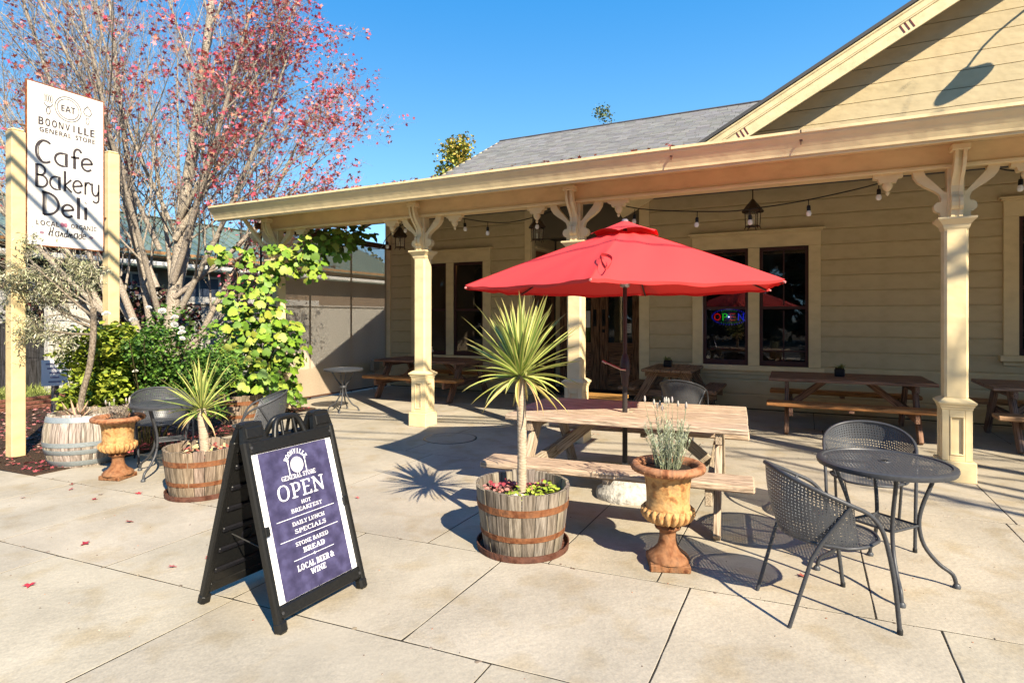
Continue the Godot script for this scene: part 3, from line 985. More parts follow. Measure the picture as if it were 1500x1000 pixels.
	for k in 420:
		lx.append(Transform3D(Basis(Vector3.UP, rf(0, TAU)) * Basis(Vector3.RIGHT, rf(-0.9, 0.9)) * Basis.from_scale(Vector3.ONE * rf(0.4, 0.75)), Vector3(-8.9 + pow(rng.randf(), 1.6) * 8.0, 3.452 + rf(-0.02, 0.03), rf(-6.62, -6.44))))
		lc.append(var_col([Color(0.32, 0.06, 0.05), Color(0.25, 0.1, 0.06), Color(0.4, 0.14, 0.1)][k % 3], 0.3))
	var gl := swarm("gutter_leaves", maple_leaf(), M.leaf_dull, lx, lc, shop)

# ---------------------------------------------------------------- furniture
func picnic_table(label: String, at: Vector3, turn: float, L: float, top_hw: float, bench_out: float, col: Color, bench_col: Color, old: bool, hole := false) -> Node3D:
	var t := thing("picnic_table", label, "picnic table", at, turn, "wooden picnic tables")
	var wm: Material = M.wood_old if old else M.wood
	var n := 5
	var w := top_hw * 2.0 / n
	for k in n:
		var z := -top_hw + w * (k + 0.5)
		if hole and k == 2:
			# the middle plank is notched round the parasol pole
			for s in [-1.0, 1.0]:
				board("plank", Vector3(L * 0.5 - 0.03, 0.045, w - 0.006), var_col(col, 0.10), wm, t, Vector3(s * (L * 0.25 + 0.015), 0.728, z), Basis(), 0.006, 0.003)
			continue
		board("plank", Vector3(L + rf(-0.012, 0.012), 0.045, w - 0.006), var_col(col, 0.10), wm, t, Vector3(0, 0.728 + rf(-0.002, 0.002), z), Basis(), 0.006, 0.003)
	var ex := L * 0.5 - 0.22
	var fo := bench_out - 0.16
	var bw := 0.29
	for s in [-1.0, 1.0]:
		board("batten", Vector3(top_hw * 1.9, 0.09, 0.05), var_col(col * 0.8, 0.1), wm, t, Vector3(s * ex, 0.66, 0), Basis(Vector3(0, 0, 1), Vector3(0, 1, 0), Vector3(-1, 0, 0)))
		board("bench_bearer", Vector3(bench_out * 2.0 - 0.06, 0.12, 0.05), var_col(col * 0.85, 0.1), wm, t, Vector3(s * (ex - 0.052), 0.335, 0), Basis(Vector3(0, 0, 1), Vector3(0, 1, 0), Vector3(-1, 0, 0)))
		for e in [-1.0, 1.0]:
			beam("leg", Vector3(s * ex, 0.70, e * (top_hw * 0.55)), Vector3(s * ex, 0.0, e * fo), 0.14, 0.052, var_col(col * 0.92, 0.1), wm, t, Vector3(1, 0, 0))
		beam("brace", Vector3(s * (ex - 0.08), 0.34, 0.0), Vector3(s * 0.25, 0.70, 0.0), 0.09, 0.045, var_col(col * 0.9, 0.1), wm, t, Vector3(0, 0, 1))
	for e in [-1.0, 1.0]:
		board("bench_seat", Vector3(L + 0.06, 0.055, bw), var_col(bench_col, 0.06), wm, t, Vector3(0, 0.423, e * (bench_out - bw * 0.5)), Basis(), 0.012, 0.003)
		board("seat_cleat", Vector3(bw * 0.9, 0.04, 0.06), var_col(col * 0.8, 0.1), wm, t, Vector3(0, 0.375, e * (bench_out - bw * 0.5)), Basis(Vector3(0, 0, 1), Vector3(0, 1, 0), Vector3(-1, 0, 0)))
	return t

func mesh_chair(label: String, at: Vector3, turn: float, group := "black metal mesh chairs") -> Node3D:
	# local: faces +x
	var t := thing("mesh_chair", label, "chair", at, turn, group)
	var rail := []
	var half := [Vector3(0.275, 0.0, 0.262), Vector3(0.245, 0.25, 0.268), Vector3(0.205, 0.44, 0.275), Vector3(0.165, 0.545, 0.282), Vector3(0.10, 0.615, 0.288), Vector3(0.0, 0.662, 0.292), Vector3(-0.10, 0.705, 0.272), Vector3(-0.19, 0.745, 0.215), Vector3(-0.245, 0.772, 0.12), Vector3(-0.262, 0.782, 0.0)]
	for p in half:
		rail.append(p)
	for k in range(half.size() - 2, -1, -1):
		rail.append(half[k] * Vector3(1, 1, -1))
	obj("frame", mb(STEEL).tube(smooth(rail, 3), 0.0115, 7), M.metal, t)
	for s in [-1.0, 1.0]:
		obj("leg", mb(STEEL).tube([Vector3(0.015, 0.652, s * 0.291), Vector3(-0.10, 0.45, s * 0.232), Vector3(-0.145, 0.36, s * 0.218), Vector3(-0.255, 0.0, s * 0.205)], 0.0105, 7), M.metal, t)
		obj("foot_cap", mb(Color(0.03, 0.03, 0.03)).lathe([Vector2(0.0, 0), Vector2(0.014, 0), Vector2(0.014, 0.025), Vector2(0.011, 0.03)], 8), M.metal, t, Transform3D(Basis(), Vector3(0.274, 0, s * 0.262)))
	# seat pan: rounded plan with a rolled rim
	var rim := []
	for k in 33:
		var a := TAU * k / 32
		var c := cos(a)
		var sn := sin(a)
		var r := 0.232
		var x := c * r * (1.16 if c > 0 else 0.92)
		var zz := sn * r * (1.06 if c > 0 else 0.98)
		rim.append(Vector3(x + 0.02, 0.428 + 0.006 * cos(a * 2.0) - (0.012 if c > 0.8 else 0.0), zz))
	obj("seat_rim", mb(STEEL).tube(rim, 0.009, 6, false), M.metal, t)
	var rows := []
	for r in 8:
		var row := []
		for k in 33:
			var f := float(r) / 7.0
			var p: Vector3 = rim[k]
			row.append(Vector3(0.02 + (p.x - 0.02) * f, p.y - 0.016 * (1.0 - f * f), p.z * f))
		rows.append(row)
	var seat := mb()
	var base := 0
	for r in 8:
		for k in 33:
			seat.add(rows[r][k], Vector3.UP, Vector2(rows[r][k].x, rows[r][k].z) * 26.0)
	for r in 7:
		for k in 32:
			var p := r * 33 + k
			seat.i.append_array(PackedInt32Array([p, p + 1, p + 33, p + 1, p + 34, p + 33]))
	obj("seat", seat, M.weave, t)
	# barrel back: mesh from the seat rim up to the rail
	var br := []
	for r in 9:
		var f := r / 8.0
		var row := []
		for k in 25:
			var q := (k - 12) / 12.0
			var a := PI + q * 1.92
			var lo := Vector3(0.02 + cos(a) * 0.222, 0.42, sin(a) * 0.222)
			var qi := absf(q)
			var idx := 9.0 - qi * 4.3
			var i0 := int(floor(idx))
			var i1: int = min(i0 + 1, 9)
			var hi: Vector3 = half[i0].lerp(half[i1], idx - i0)
			hi.z *= -signf(q) if q != 0.0 else 0.0
			row.append(lo.lerp(hi, f) + Vector3(-0.02 * sin(f * PI) * cos(q * 1.5), 0, 0))
		br.append(row)
	obj("backrest", mb().grid(br, 26.0), M.weave, t)
	return t

func smooth(pts: Array, n: int) -> Array:
	var out := []
	var m := pts.size()
	for k in m - 1:
		var p0: Vector3 = pts[max(k - 1, 0)]
		var p1: Vector3 = pts[k]
		var p2: Vector3 = pts[k + 1]
		var p3: Vector3 = pts[min(k + 2, m - 1)]
		for j in n:
			out.append(p1.cubic_interpolate(p2, p0, p3, float(j) / n))
	out.append(pts[m - 1])
	return out

func bistro_table(label: String, at: Vector3, turn: float, r: float, shelf: bool) -> Node3D:
	var t := thing("bistro_table", label, "table", at, turn, "round black metal tables")
	var top := mb()
	var prev := -1
	for j in 7:
		var rr := 0.018 + (r - 0.03) * j / 6.0
		for k in 41:
			var a := TAU * k / 40
			top.add(Vector3(cos(a) * rr, 0.716 + (0.002 if j < 6 else -0.004), sin(a) * rr), Vector3.UP, Vector2(cos(a), sin(a)) * rr * 26.0)
	for j in 6:
		for k in 40:
			var p := j * 41 + k
			top.i.append_array(PackedInt32Array([p, p + 1, p + 41, p + 1, p + 42, p + 41]))
	obj("table_top", top, M.weave, t)
	obj("rim", mb(STEEL).lathe([Vector2(r - 0.035, 0.713), Vector2(r - 0.03, 0.722), Vector2(r - 0.012, 0.722), Vector2(r, 0.715), Vector2(r + 0.001, 0.70), Vector2(r - 0.004, 0.688), Vector2(r - 0.012, 0.688)], 40), M.metal, t)
	obj("hole_ring", mb(STEEL).lathe([Vector2(0.02, 0.722), Vector2(0.034, 0.722), Vector2(0.036, 0.716)], 16), M.metal, t)
	obj("underframe", mb(STEEL).box(Vector3(0, 0.702, 0), Vector3(r * 1.9, 0.014, 0.022)).box(Vector3(0, 0.703, 0), Vector3(0.022, 0.0135, r * 1.9)), M.metal, t)
	for k in 4:
		var a := TAU * k / 4.0
		var d := Vector3(cos(a), 0, sin(a))
		var pts: Array
		if shelf:
			pts = [d * r * 0.74 + Vector3.UP * 0.70, d * r * 0.66 + Vector3.UP * 0.60, d * r * 0.53 + Vector3.UP * 0.46, d * r * 0.49 + Vector3.UP * 0.35, d * r * 0.56 + Vector3.UP * 0.23, d * r * 0.76 + Vector3.UP * 0.13, d * r * 0.95 + Vector3.UP * 0.075, d * r * 1.0 + Vector3.UP * 0.0]
		else:
			pts = [d * r * 0.62 + Vector3.UP * 0.70, d * r * 0.4 + Vector3.UP * 0.56, d * r * 0.16 + Vector3.UP * 0.45, d * r * 0.11 + Vector3.UP * 0.38, d * r * 0.2 + Vector3.UP * 0.25, d * r * 0.45 + Vector3.UP * 0.12, d * r * 0.72 + Vector3.UP * 0.065, d * r * 0.8 + Vector3.UP * 0.0]
		var lg := obj("leg", mb(STEEL).tube(smooth(pts, 4), 0.012, 7), M.metal, t)
		obj("foot", mb(STEEL * 1.3).lathe([Vector2(0, 0), Vector2(0.02, 0.0), Vector2(0.022, 0.012), Vector2(0.013, 0.026)], 10), M.metal, lg, Transform3D(Basis(), pts[7]))
	if shelf:
		var sq := r * 0.47
		var sh := mb(STEEL)
		sh.xf = Transform3D(Basis(Vector3.UP, PI * 0.25), Vector3(0, 0.345, 0))
		var e := sq * 0.72
		for k in 4:
			var bs := Basis(Vector3.UP, k * PI * 0.5)
			sh.tube([bs * Vector3(-e, 0, e), bs * Vector3(e, 0, e)], 0.008, 6)
		obj("shelf_frame", sh, M.metal, t)
		var pl := mb()
		pl.xf = sh.xf
		pl.grid([[Vector3(-e, 0, -e), Vector3(e, 0, -e)], [Vector3(-e, 0, e), Vector3(e, 0, e)]], 26.0)
		for k in pl.u.size():
			pl.u[k] = Vector2(pl.v[k].x, pl.v[k].z) * 26.0
		obj("shelf", pl, M.weave, t)
	else:
		obj("collar", mb(STEEL).lathe([Vector2(0.052, 0.39), Vector2(0.06, 0.40), Vector2(0.06, 0.42), Vector2(0.052, 0.43)], 14), M.metal, t)
	return t

func umbrella() -> void:
	var ctr := Vector3(-1.45, 0, -5.12)
	var rt := Vector3(0.893, 0, -0.450)
	var fw := Vector3(-0.450, 0, -0.893)
	var t := thing("market_umbrella", "red hexagonal market umbrella over the weathered picnic table", "umbrella", ctr)
	var pole := mb(Color(0.045, 0.022, 0.022)).tube([Vector3(0, 0.0, 0), Vector3(0, 1.18, 0)], 0.022, 12)
	obj("lower_pole", mb(Color(0.05, 0.042, 0.04)).tube([Vector3(0, 0.1, 0), Vector3(0, 1.02, 0)], 0.0235, 12), M.black, t)
	obj("upper_pole", mb(Color(0.07, 0.03, 0.03)).tube([Vector3(0, 1.0, 0), Vector3(0, 2.40, 0)], 0.019, 12), M.black, t)
	var hub := mb(Color(0.05, 0.03, 0.032))
	hub.lathe([Vector2(0.024, 0.98), Vector2(0.032, 1.0), Vector2(0.034, 1.06), Vector2(0.044, 1.10), Vector2(0.047, 1.18), Vector2(0.036, 1.23), Vector2(0.022, 1.27)], 14)
	var hb := obj("crank_housing", hub, M.black, t)
	obj("crank_handle", mb(Color(0.5, 0.36, 0.32)).tube([Vector3(0.02, 1.13, 0.04), Vector3(-0.02, 1.135, 0.055), Vector3(-0.17, 1.19, 0.03)], 0.009, 8).tube([Vector3(-0.165, 1.185, 0.03), Vector3(-0.2, 1.2, 0.02)], 0.013, 8), M.shiny, hb)
	var R := 1.43
	var top := 2.40
	var tip := 1.86
	var dirs := []
	for k in 6:
		var a := deg_to_rad(250.0 + 60.0 * k)
		dirs.append((rt * cos(a) + fw * sin(a)))
	var red := Color(0.79, 0.062, 0.062)
	# six gores that sag a little between the ribs
	for k in 6:
		var d0: Vector3 = dirs[k]
		var d1: Vector3 = dirs[(k + 1) % 6]
		var rows := []
		for r in 13:
			var f := 0.11 + 0.89 * r / 12.0
			var row := []
			for c in 31:
				var g := c / 30.0
				var p: Vector3 = (d0.lerp(d1, g)) * R * f
				var mid := 4.0 * g * (1.0 - g)
				var y := lerpf(top, tip, f) + 0.016 * sin(f * PI) - mid * (0.02 * f * f) + 0.006 * sin(f * 9.0 + g * 13.0 + k) * mid
				# creases fan out from the rib ends
				y += 0.007 * sin(g * 46.0 + f * 4.0 + k * 2.0) * exp(-g * 7.0) * f * f + 0.006 * sin(g * 38.0 - f * 5.0 + k) * exp(-(1.0 - g) * 7.0) * f
				p *= 1.0 - mid * 0.055 * pow(f, 3.0)
				row.append(Vector3(p.x, y, p.z))
			rows.append(row)
		var pan := obj("canopy_panel", mb(red).grid(rows, 1.0), M.canopy, t)
		# hem hanging under the edge
		var e0 := []
		var e1 := []
		for c in 31:
			e0.append(rows[12][c])
			e1.append(rows[12][c] + Vector3(0, -0.022 - 0.004 * sin(c * 0.8 + k), 0) - rows[12][c] * Vector3(0.006, 0, 0.006))
		obj("hem", mb(red * 0.92).strip(e0, e1), M.canopy, pan)
		var s0 := []
		var s1 := []
		for r in 13:
			var q: Vector3 = rows[r][0] + Vector3(0, 0.003, 0)
			var side: Vector3 = (d1 - d0).normalized() * 0.007
			s0.append(q - side)
			s1.append(q + side)
		obj("seam", mb(red * 0.8).strip(s0, s1), M.canopy, pan)
		# wind vent: small second tier, rippled at its edge
		var vr := []
		for r in 5:
			var f := r / 4.0
			var row := []
			for c in 9:
				var g := c / 8.0
				var mid := 4.0 * g * (1.0 - g)
				var p := d0.lerp(d1, g) * (0.02 + 0.30 * f)
				row.append(Vector3(p.x, 2.455 - 0.125 * f + mid * 0.032 * f * f, p.z))
			vr.append(row)
		obj("wind_vent", mb(red).grid(vr, 1.0), M.canopy, t)
		var rib := mb(Color(0.06, 0.035, 0.03))
		rib.tube([Vector3(0, top - 0.05, 0) + d0 * 0.04, Vector3(0, lerpf(top, tip, 0.5) - 0.012, 0) + d0 * R * 0.5, Vector3(0, tip - 0.018, 0) + d0 * R * 0.985], 0.009, 6)
		obj("rib", rib, M.black, t)
		obj("strut", mb(Color(0.06, 0.035, 0.03)).tube([Vector3(0, 1.90, 0) + d0 * 0.04, Vector3(0, lerpf(top, tip, 0.52) - 0.02, 0) + d0 * R * 0.52], 0.008, 6), M.black, t)
		obj("rib_cap", mb(Color(0.55, 0.2, 0.2)).tube([Vector3(0, tip - 0.005, 0) + d0 * (R - 0.02), Vector3(0, tip - 0.016, 0) + d0 * (R + 0.004)], 0.009, 6), M.plain, t)
	obj("finial", mb(Color(0.16, 0.13, 0.15)).lathe([Vector2(0.0, 2.474), Vector2(0.02, 2.472), Vector2(0.03, 2.462), Vector2(0.032, 2.44)], 14), M.plain, t)
	obj("runner", mb(Color(0.5, 0.48, 0.48)).lathe([Vector2(0.02, 1.86), Vector2(0.045, 1.87), Vector2(0.05, 1.92), Vector2(0.02, 1.94)], 12), M.shiny, t)
	# tie strap looped on the seam facing the street
	var dd: Vector3 = dirs[0]
	var sp := func(f: float, side: float) -> Vector3: return dd * R * f + Vector3(0, lerpf(top, tip, f) + 0.024 + 0.02 * sin(f * 9.0), 0) + rt * side + dd * 0.012
	var loop := [sp.call(0.70, -0.015), sp.call(0.74, 0.045), sp.call(0.81, 0.09), sp.call(0.89, 0.11), sp.call(0.97, 0.10), sp.call(0.90, 0.05), sp.call(0.82, 0.02), sp.call(0.76, -0.005), sp.call(0.70, -0.02)]
	loop = smooth(loop, 3)
	var lo := []
	for p in loop:
		lo.append(p + Vector3(0, 0.022, 0) + rt * 0.006)
	obj("tie_strap", mb(red * 0.7).strip(loop, lo), M.canopy, t)
	# weighted base under the table
	var b := thing("umbrella_base", "white weathered concrete umbrella base under the picnic table", "umbrella base", ctr)
	var wb := mb(Color(0.62, 0.6, 0.56))
	wb.lathe([Vector2(0, 0.0), Vector2(0.245, 0.0), Vector2(0.25, 0.03), Vector2(0.235, 0.065), Vector2(0.20, 0.085), Vector2(0.185, 0.12), Vector2(0.12, 0.155), Vector2(0.05, 0.17), Vector2(0.03, 0.165)], 32, Vector3.ZERO, 0.6, 8, 0.07)
	obj("weight", wb, M.stone, b)
	obj("sleeve", mb(Color(0.35, 0.33, 0.31)).tube([Vector3(0, 0.15, 0), Vector3(0, 0.30, 0)], 0.029, 12), M.metal, b)
	obj("thumb_screw", mb(Color(0.3, 0.28, 0.26)).tube([Vector3(0.02, 0.23, 0.02), Vector3(0.03, 0.23, 0.07)], 0.007, 6), M.metal, b)

func urn(label: String, at: Vector3, turn: float, h: float) -> Node3D:
	var t := thing("garden_urn", label, "urn", at, turn, "rusty cast iron urns")
	var k := h / 0.72
	var kr := 1.05
	var cr := Color(0.49, 0.32, 0.155)
	var dk := Color(0.235, 0.125, 0.07)
	obj("plinth", mb(dk).box(Vector3(0, 0.025 * k, 0), Vector3(0.27, 0.05, 0.27) * k, 0.006), M.rust, t)
	var ft := []
	for e in [[0.13, 0.05], [0.13, 0.065], [0.118, 0.085], [0.085, 0.11], [0.06, 0.15], [0.05, 0.20], [0.05, 0.235], [0.056, 0.25], [0.075, 0.262], [0.08, 0.275], [0.072, 0.29], [0.062, 0.298]]:
		ft.append(Vector2(e[0] * kr, e[1] * k))
	obj("stem", mb(dk * 1.15).lathe(ft, 28), M.rust, t)
	var gd := []
	for e in [[0.062, 0.296], [0.10, 0.312], [0.132, 0.34], [0.147, 0.372], [0.146, 0.395], [0.135, 0.41]]:
		gd.append(Vector2(e[0] * kr, e[1] * k))
	obj("fluted_bowl", mb(cr * 1.05).lathe(gd, 96, Vector3.ZERO, 0.3, 22, 0.055), M.rust, t)
	var fl := mb(cr * 1.1)
	for f in 22:
		var a := TAU * f / 22
		var pts := []
		var rad := []
		for e in [[0.085, 0.306, 0.006], [0.118, 0.325, 0.013], [0.138, 0.35, 0.0185], [0.146, 0.375, 0.021], [0.145, 0.395, 0.019], [0.138, 0.408, 0.011]]:
			pts.append(Vector3(cos(a) * e[0] * kr, e[1] * k, sin(a) * e[0] * kr))
			rad.append(e[2])
		fl.tube(pts, rad, 7)
	obj("flutes", fl, M.rust, t)
	var body := []
	for e in [[0.136, 0.405], [0.134, 0.42], [0.128, 0.44], [0.129, 0.50], [0.133, 0.56], [0.140, 0.615], [0.15, 0.645]]:
		body.append(Vector2(e[0] * kr, e[1] * k))
	obj("body", mb(cr).lathe(body, 36), M.rust, t)
	var rm := []
	for e in [[0.148, 0.643], [0.18, 0.652], [0.208, 0.668], [0.222, 0.688], [0.216, 0.708], [0.20, 0.72], [0.18, 0.718], [0.165, 0.70], [0.16, 0.66]]:
		rm.append(Vector2(e[0] * kr, e[1] * k))
	obj("rim", mb(Color(0.36, 0.19, 0.115)).lathe(rm, 96, Vector3.ZERO, 0.3, 44, 0.022), M.rust, t)
	var eg := mb(Color(0.40, 0.22, 0.13))
	for f in 40:
		var a := TAU * f / 40
		var d := Vector3(cos(a), 0, sin(a))
		eg.tube([d * 0.192 * kr + Vector3.UP * 0.664 * k, d * 0.212 * kr + Vector3.UP * 0.677 * k, d * 0.22 * kr + Vector3.UP * 0.692 * k], [0.006, 0.012, 0.007], 6)
	obj("rim_ornament", eg, M.rust, t)
	obj("soil", mb(Color(0.05, 0.032, 0.022)).lathe([Vector2(0, 0.685 * k), Vector2(0.163 * k, 0.68 * k)], 24), M.soil, t)
	return t

# tapered stave barrel; profile maps height to radius
func barrel(called: String, label: String, at: Vector3, r0: float, r1: float, h: float, bulge: float, n: int, col: Color, hoops: Array, hoop_col: Color, group: String, tilt := Basis()) -> Node3D:
	var t := thing(called, label, "planter", at, 0.0, group)
	var pr := func(f: float) -> float: return lerpf(r0, r1, f) + bulge * sin(f * PI)
	for k in n:
		var a0 := TAU * k / n
		var w := TAU / n
		var m := mb(var_col(col, 0.22))
		var gap := 0.0028 / r1
		var topj := rf(-0.012, 0.006)
		var rows_o := []
		var rj := rf(-0.002, 0.002)
		for s in [0, 1]:
			var rows := []
			for j in 7:
				var f := j / 6.0
				var row := []
				for q in 3:
					var a := a0 + gap + (w - 2 * gap) * q / 2.0
					var r: float = pr.call(f) + rj - (0.026 if s == 1 else (0.003 if q != 1 else 0.0))
					row.append(Vector3(cos(a) * r, f * h + (topj if j == 6 else 0.0), sin(a) * r))
				rows.append(row)
			m.grid(rows)
			rows_o.append(rows)
		for q in 2:
			m.face([rows_o[0][6][q], rows_o[0][6][q + 1], rows_o[1][6][q + 1], rows_o[1][6][q]], Vector3.UP)
		for e in [0, 2]:
			var o: Vector3 = rows_o[0][3][e] - rows_o[0][3][1]
			for j in 6:
				m.face([rows_o[0][j][e], rows_o[0][j + 1][e], rows_o[1][j + 1][e], rows_o[1][j][e]], o)
		var off := Vector3(rf(-2, 2), rf(-5, 5), rf(-2, 2))
		for q in m.v.size():
			m.v[q] += off
		obj("stave", m, M.stave, t, Transform3D(tilt, -(tilt * off)))
	for e in hoops:
		var f0: float = (e[0] - e[1] * 0.5) / h
		var f1: float = (e[0] + e[1] * 0.5) / h
		var ra: float = pr.call(f0)
		var rb: float = pr.call(f1)
		obj("hoop", mb(hoop_col).lathe([Vector2(ra + 0.0005, f0 * h - 0.001), Vector2(ra + 0.002, f0 * h), Vector2(rb + 0.002, f1 * h), Vector2(rb + 0.0005, f1 * h + 0.001)], 48), M.rust if hoop_col.b < 0.2 else M.metal, t, Transform3D(tilt, Vector3.ZERO))
	var rs: float = pr.call((h - 0.09) / h) - 0.026
	obj("soil", mb(Color(0.06, 0.038, 0.026)).lathe([Vector2(0, h - 0.075), Vector2(rs, h - 0.09)], 32), M.soil, t, Transform3D(tilt, Vector3.ZERO))
	return t

func drip_tray(label: String, at: Vector3, r: float) -> void:
	var o := obj("drip_tray", mb(Color(0.12, 0.055, 0.045)).lathe([Vector2(0, 0.012), Vector2(r - 0.015, 0.012), Vector2(r - 0.008, 0.045), Vector2(r, 0.046), Vector2(r - 0.004, 0.002), Vector2(r - 0.02, 0.0)], 44), M.rust, self, Transform3D(Basis(), at))
	tag(o, label, "tray")

func lantern(label: String, at: Vector3, drop: float) -> void:
	# at = bottom centre of the lamp
	var t := thing("hanging_lantern", label, "lantern", at, 0.2, "hanging porch lanterns")
	var bz := Color(0.06, 0.032, 0.018)
	obj("rod", mb(bz).tube([Vector3(0, 0.39, 0), Vector3(0, drop, 0)], 0.009, 6), M.metal, t)
	var rf1 := mb(bz)
	for k in 6:
		var a0 := TAU * k / 6
		var a1 := TAU * (k + 1) / 6
		var p0 := Vector3(cos(a0), 0, sin(a0))
		var p1 := Vector3(cos(a1), 0, sin(a1))
		rf1.face([p0 * 0.15 + Vector3.UP * 0.225, p1 * 0.15 + Vector3.UP * 0.225, p1 * 0.015 + Vector3.UP * 0.40, p0 * 0.015 + Vector3.UP * 0.40], p0 + p1 + Vector3.UP)
		rf1.face([p0 * 0.15 + Vector3.UP * 0.225, p1 * 0.15 + Vector3.UP * 0.225, p1 * 0.14 + Vector3.UP * 0.205, p0 * 0.14 + Vector3.UP * 0.205], p0 + p1)
	obj("roof", rf1, M.metal, t)
	for k in 6:
		var a0 := TAU * k / 6
		var p0 := Vector3(cos(a0), 0, sin(a0))
		obj("bar", mb(bz).tube([p0 * 0.105 + Vector3.UP * 0.21, p0 * 0.095, p0 * 0.112 + Vector3.UP * -0.03], 0.006, 5), M.metal, t)
		var a1 := TAU * (k + 1) / 6
		var p1 := Vector3(cos(a1), 0, sin(a1))
		var g := mb()
		g.face([p0 * 0.102 + Vector3.UP * 0.2, p1 * 0.102 + Vector3.UP * 0.2, p1 * 0.094 + Vector3.UP * 0.01, p0 * 0.094 + Vector3.UP * 0.01], p0 + p1)
		obj("pane", g, M.lamp_glass, t)
	obj("base_ring", mb(bz).lathe([Vector2(0.0, 0.004), Vector2(0.10, 0.006), Vector2(0.105, 0.012), Vector2(0.10, 0.02), Vector2(0.0, 0.021)], 6), M.metal, t)
	obj("candle_tube", mb(Color(0.7, 0.66, 0.55)).tube([Vector3(0, 0.02, 0), Vector3(0, 0.12, 0)], 0.013, 8), M.plain, t)

func string_lights() -> void:
	var t := thing("string_lights", "black cord of bare bulbs swagged along the porch", "string lights")
	var z := -7.45
	var pts := [Vector3(4.3, 3.18, z), Vector3(3.0, 2.94, z), Vector3(1.95, 3.03, z), Vector3(1.28, 3.22, z), Vector3(0.72, 3.05, z), Vector3(0.02, 2.93, z), Vector3(-0.55, 2.88, z), Vector3(-0.95, 2.875, z), Vector3(-1.9, 2.985, z), Vector3(-2.64, 3.2, z), Vector3(-3.05, 3.075, z), Vector3(-3.8, 2.95, z), Vector3(-4.55, 3.06, z), Vector3(-5.05, 3.22, z), Vector3(-5.6, 3.12, z - 0.05), Vector3(-6.4, 2.95, z - 0.5), Vector3(-7.3, 2.9, z - 1.4), Vector3(-8.4, 3.1, z - 2.2)]
	var cord := smooth(pts, 5)
	obj("cord", mb(Color(0.012, 0.012, 0.012)).tube(cord, 0.0075, 5), M.black, t)
	for x in [0.70, 0.02, -0.60, -1.20, -1.98, -3.35, -4.15, -4.55, -5.66, -6.4, 1.9, 2.6]:
		var best: Vector3 = cord[0]
		for p in cord:
			if absf(p.x - x) < absf(best.x - x):
				best = p
		var k := (best - Vector3(best.x - x, 0, 0))
		var b := obj("bulb_socket", mb(Color(0.012, 0.012, 0.012)).tube([Vector3(0, 0.005, 0), Vector3(0, -0.07, 0)], 0.005, 5).lathe([Vector2(0.0, -0.06), Vector2(0.017, -0.065), Vector2(0.021, -0.085), Vector2(0.021, -0.125), Vector2(0.0, -0.126)], 10), M.black, t, Transform3D(Basis(Vector3(0, 0, 1), rf(-0.1, 0.1)), k))
		obj("bulb", mb(Color(0.8, 0.78, 0.74)).lathe([Vector2(0.018, -0.126), Vector2(0.026, -0.145), Vector2(0.028, -0.163), Vector2(0.02, -0.183), Vector2(0.0, -0.19)], 12), M.petal, b)

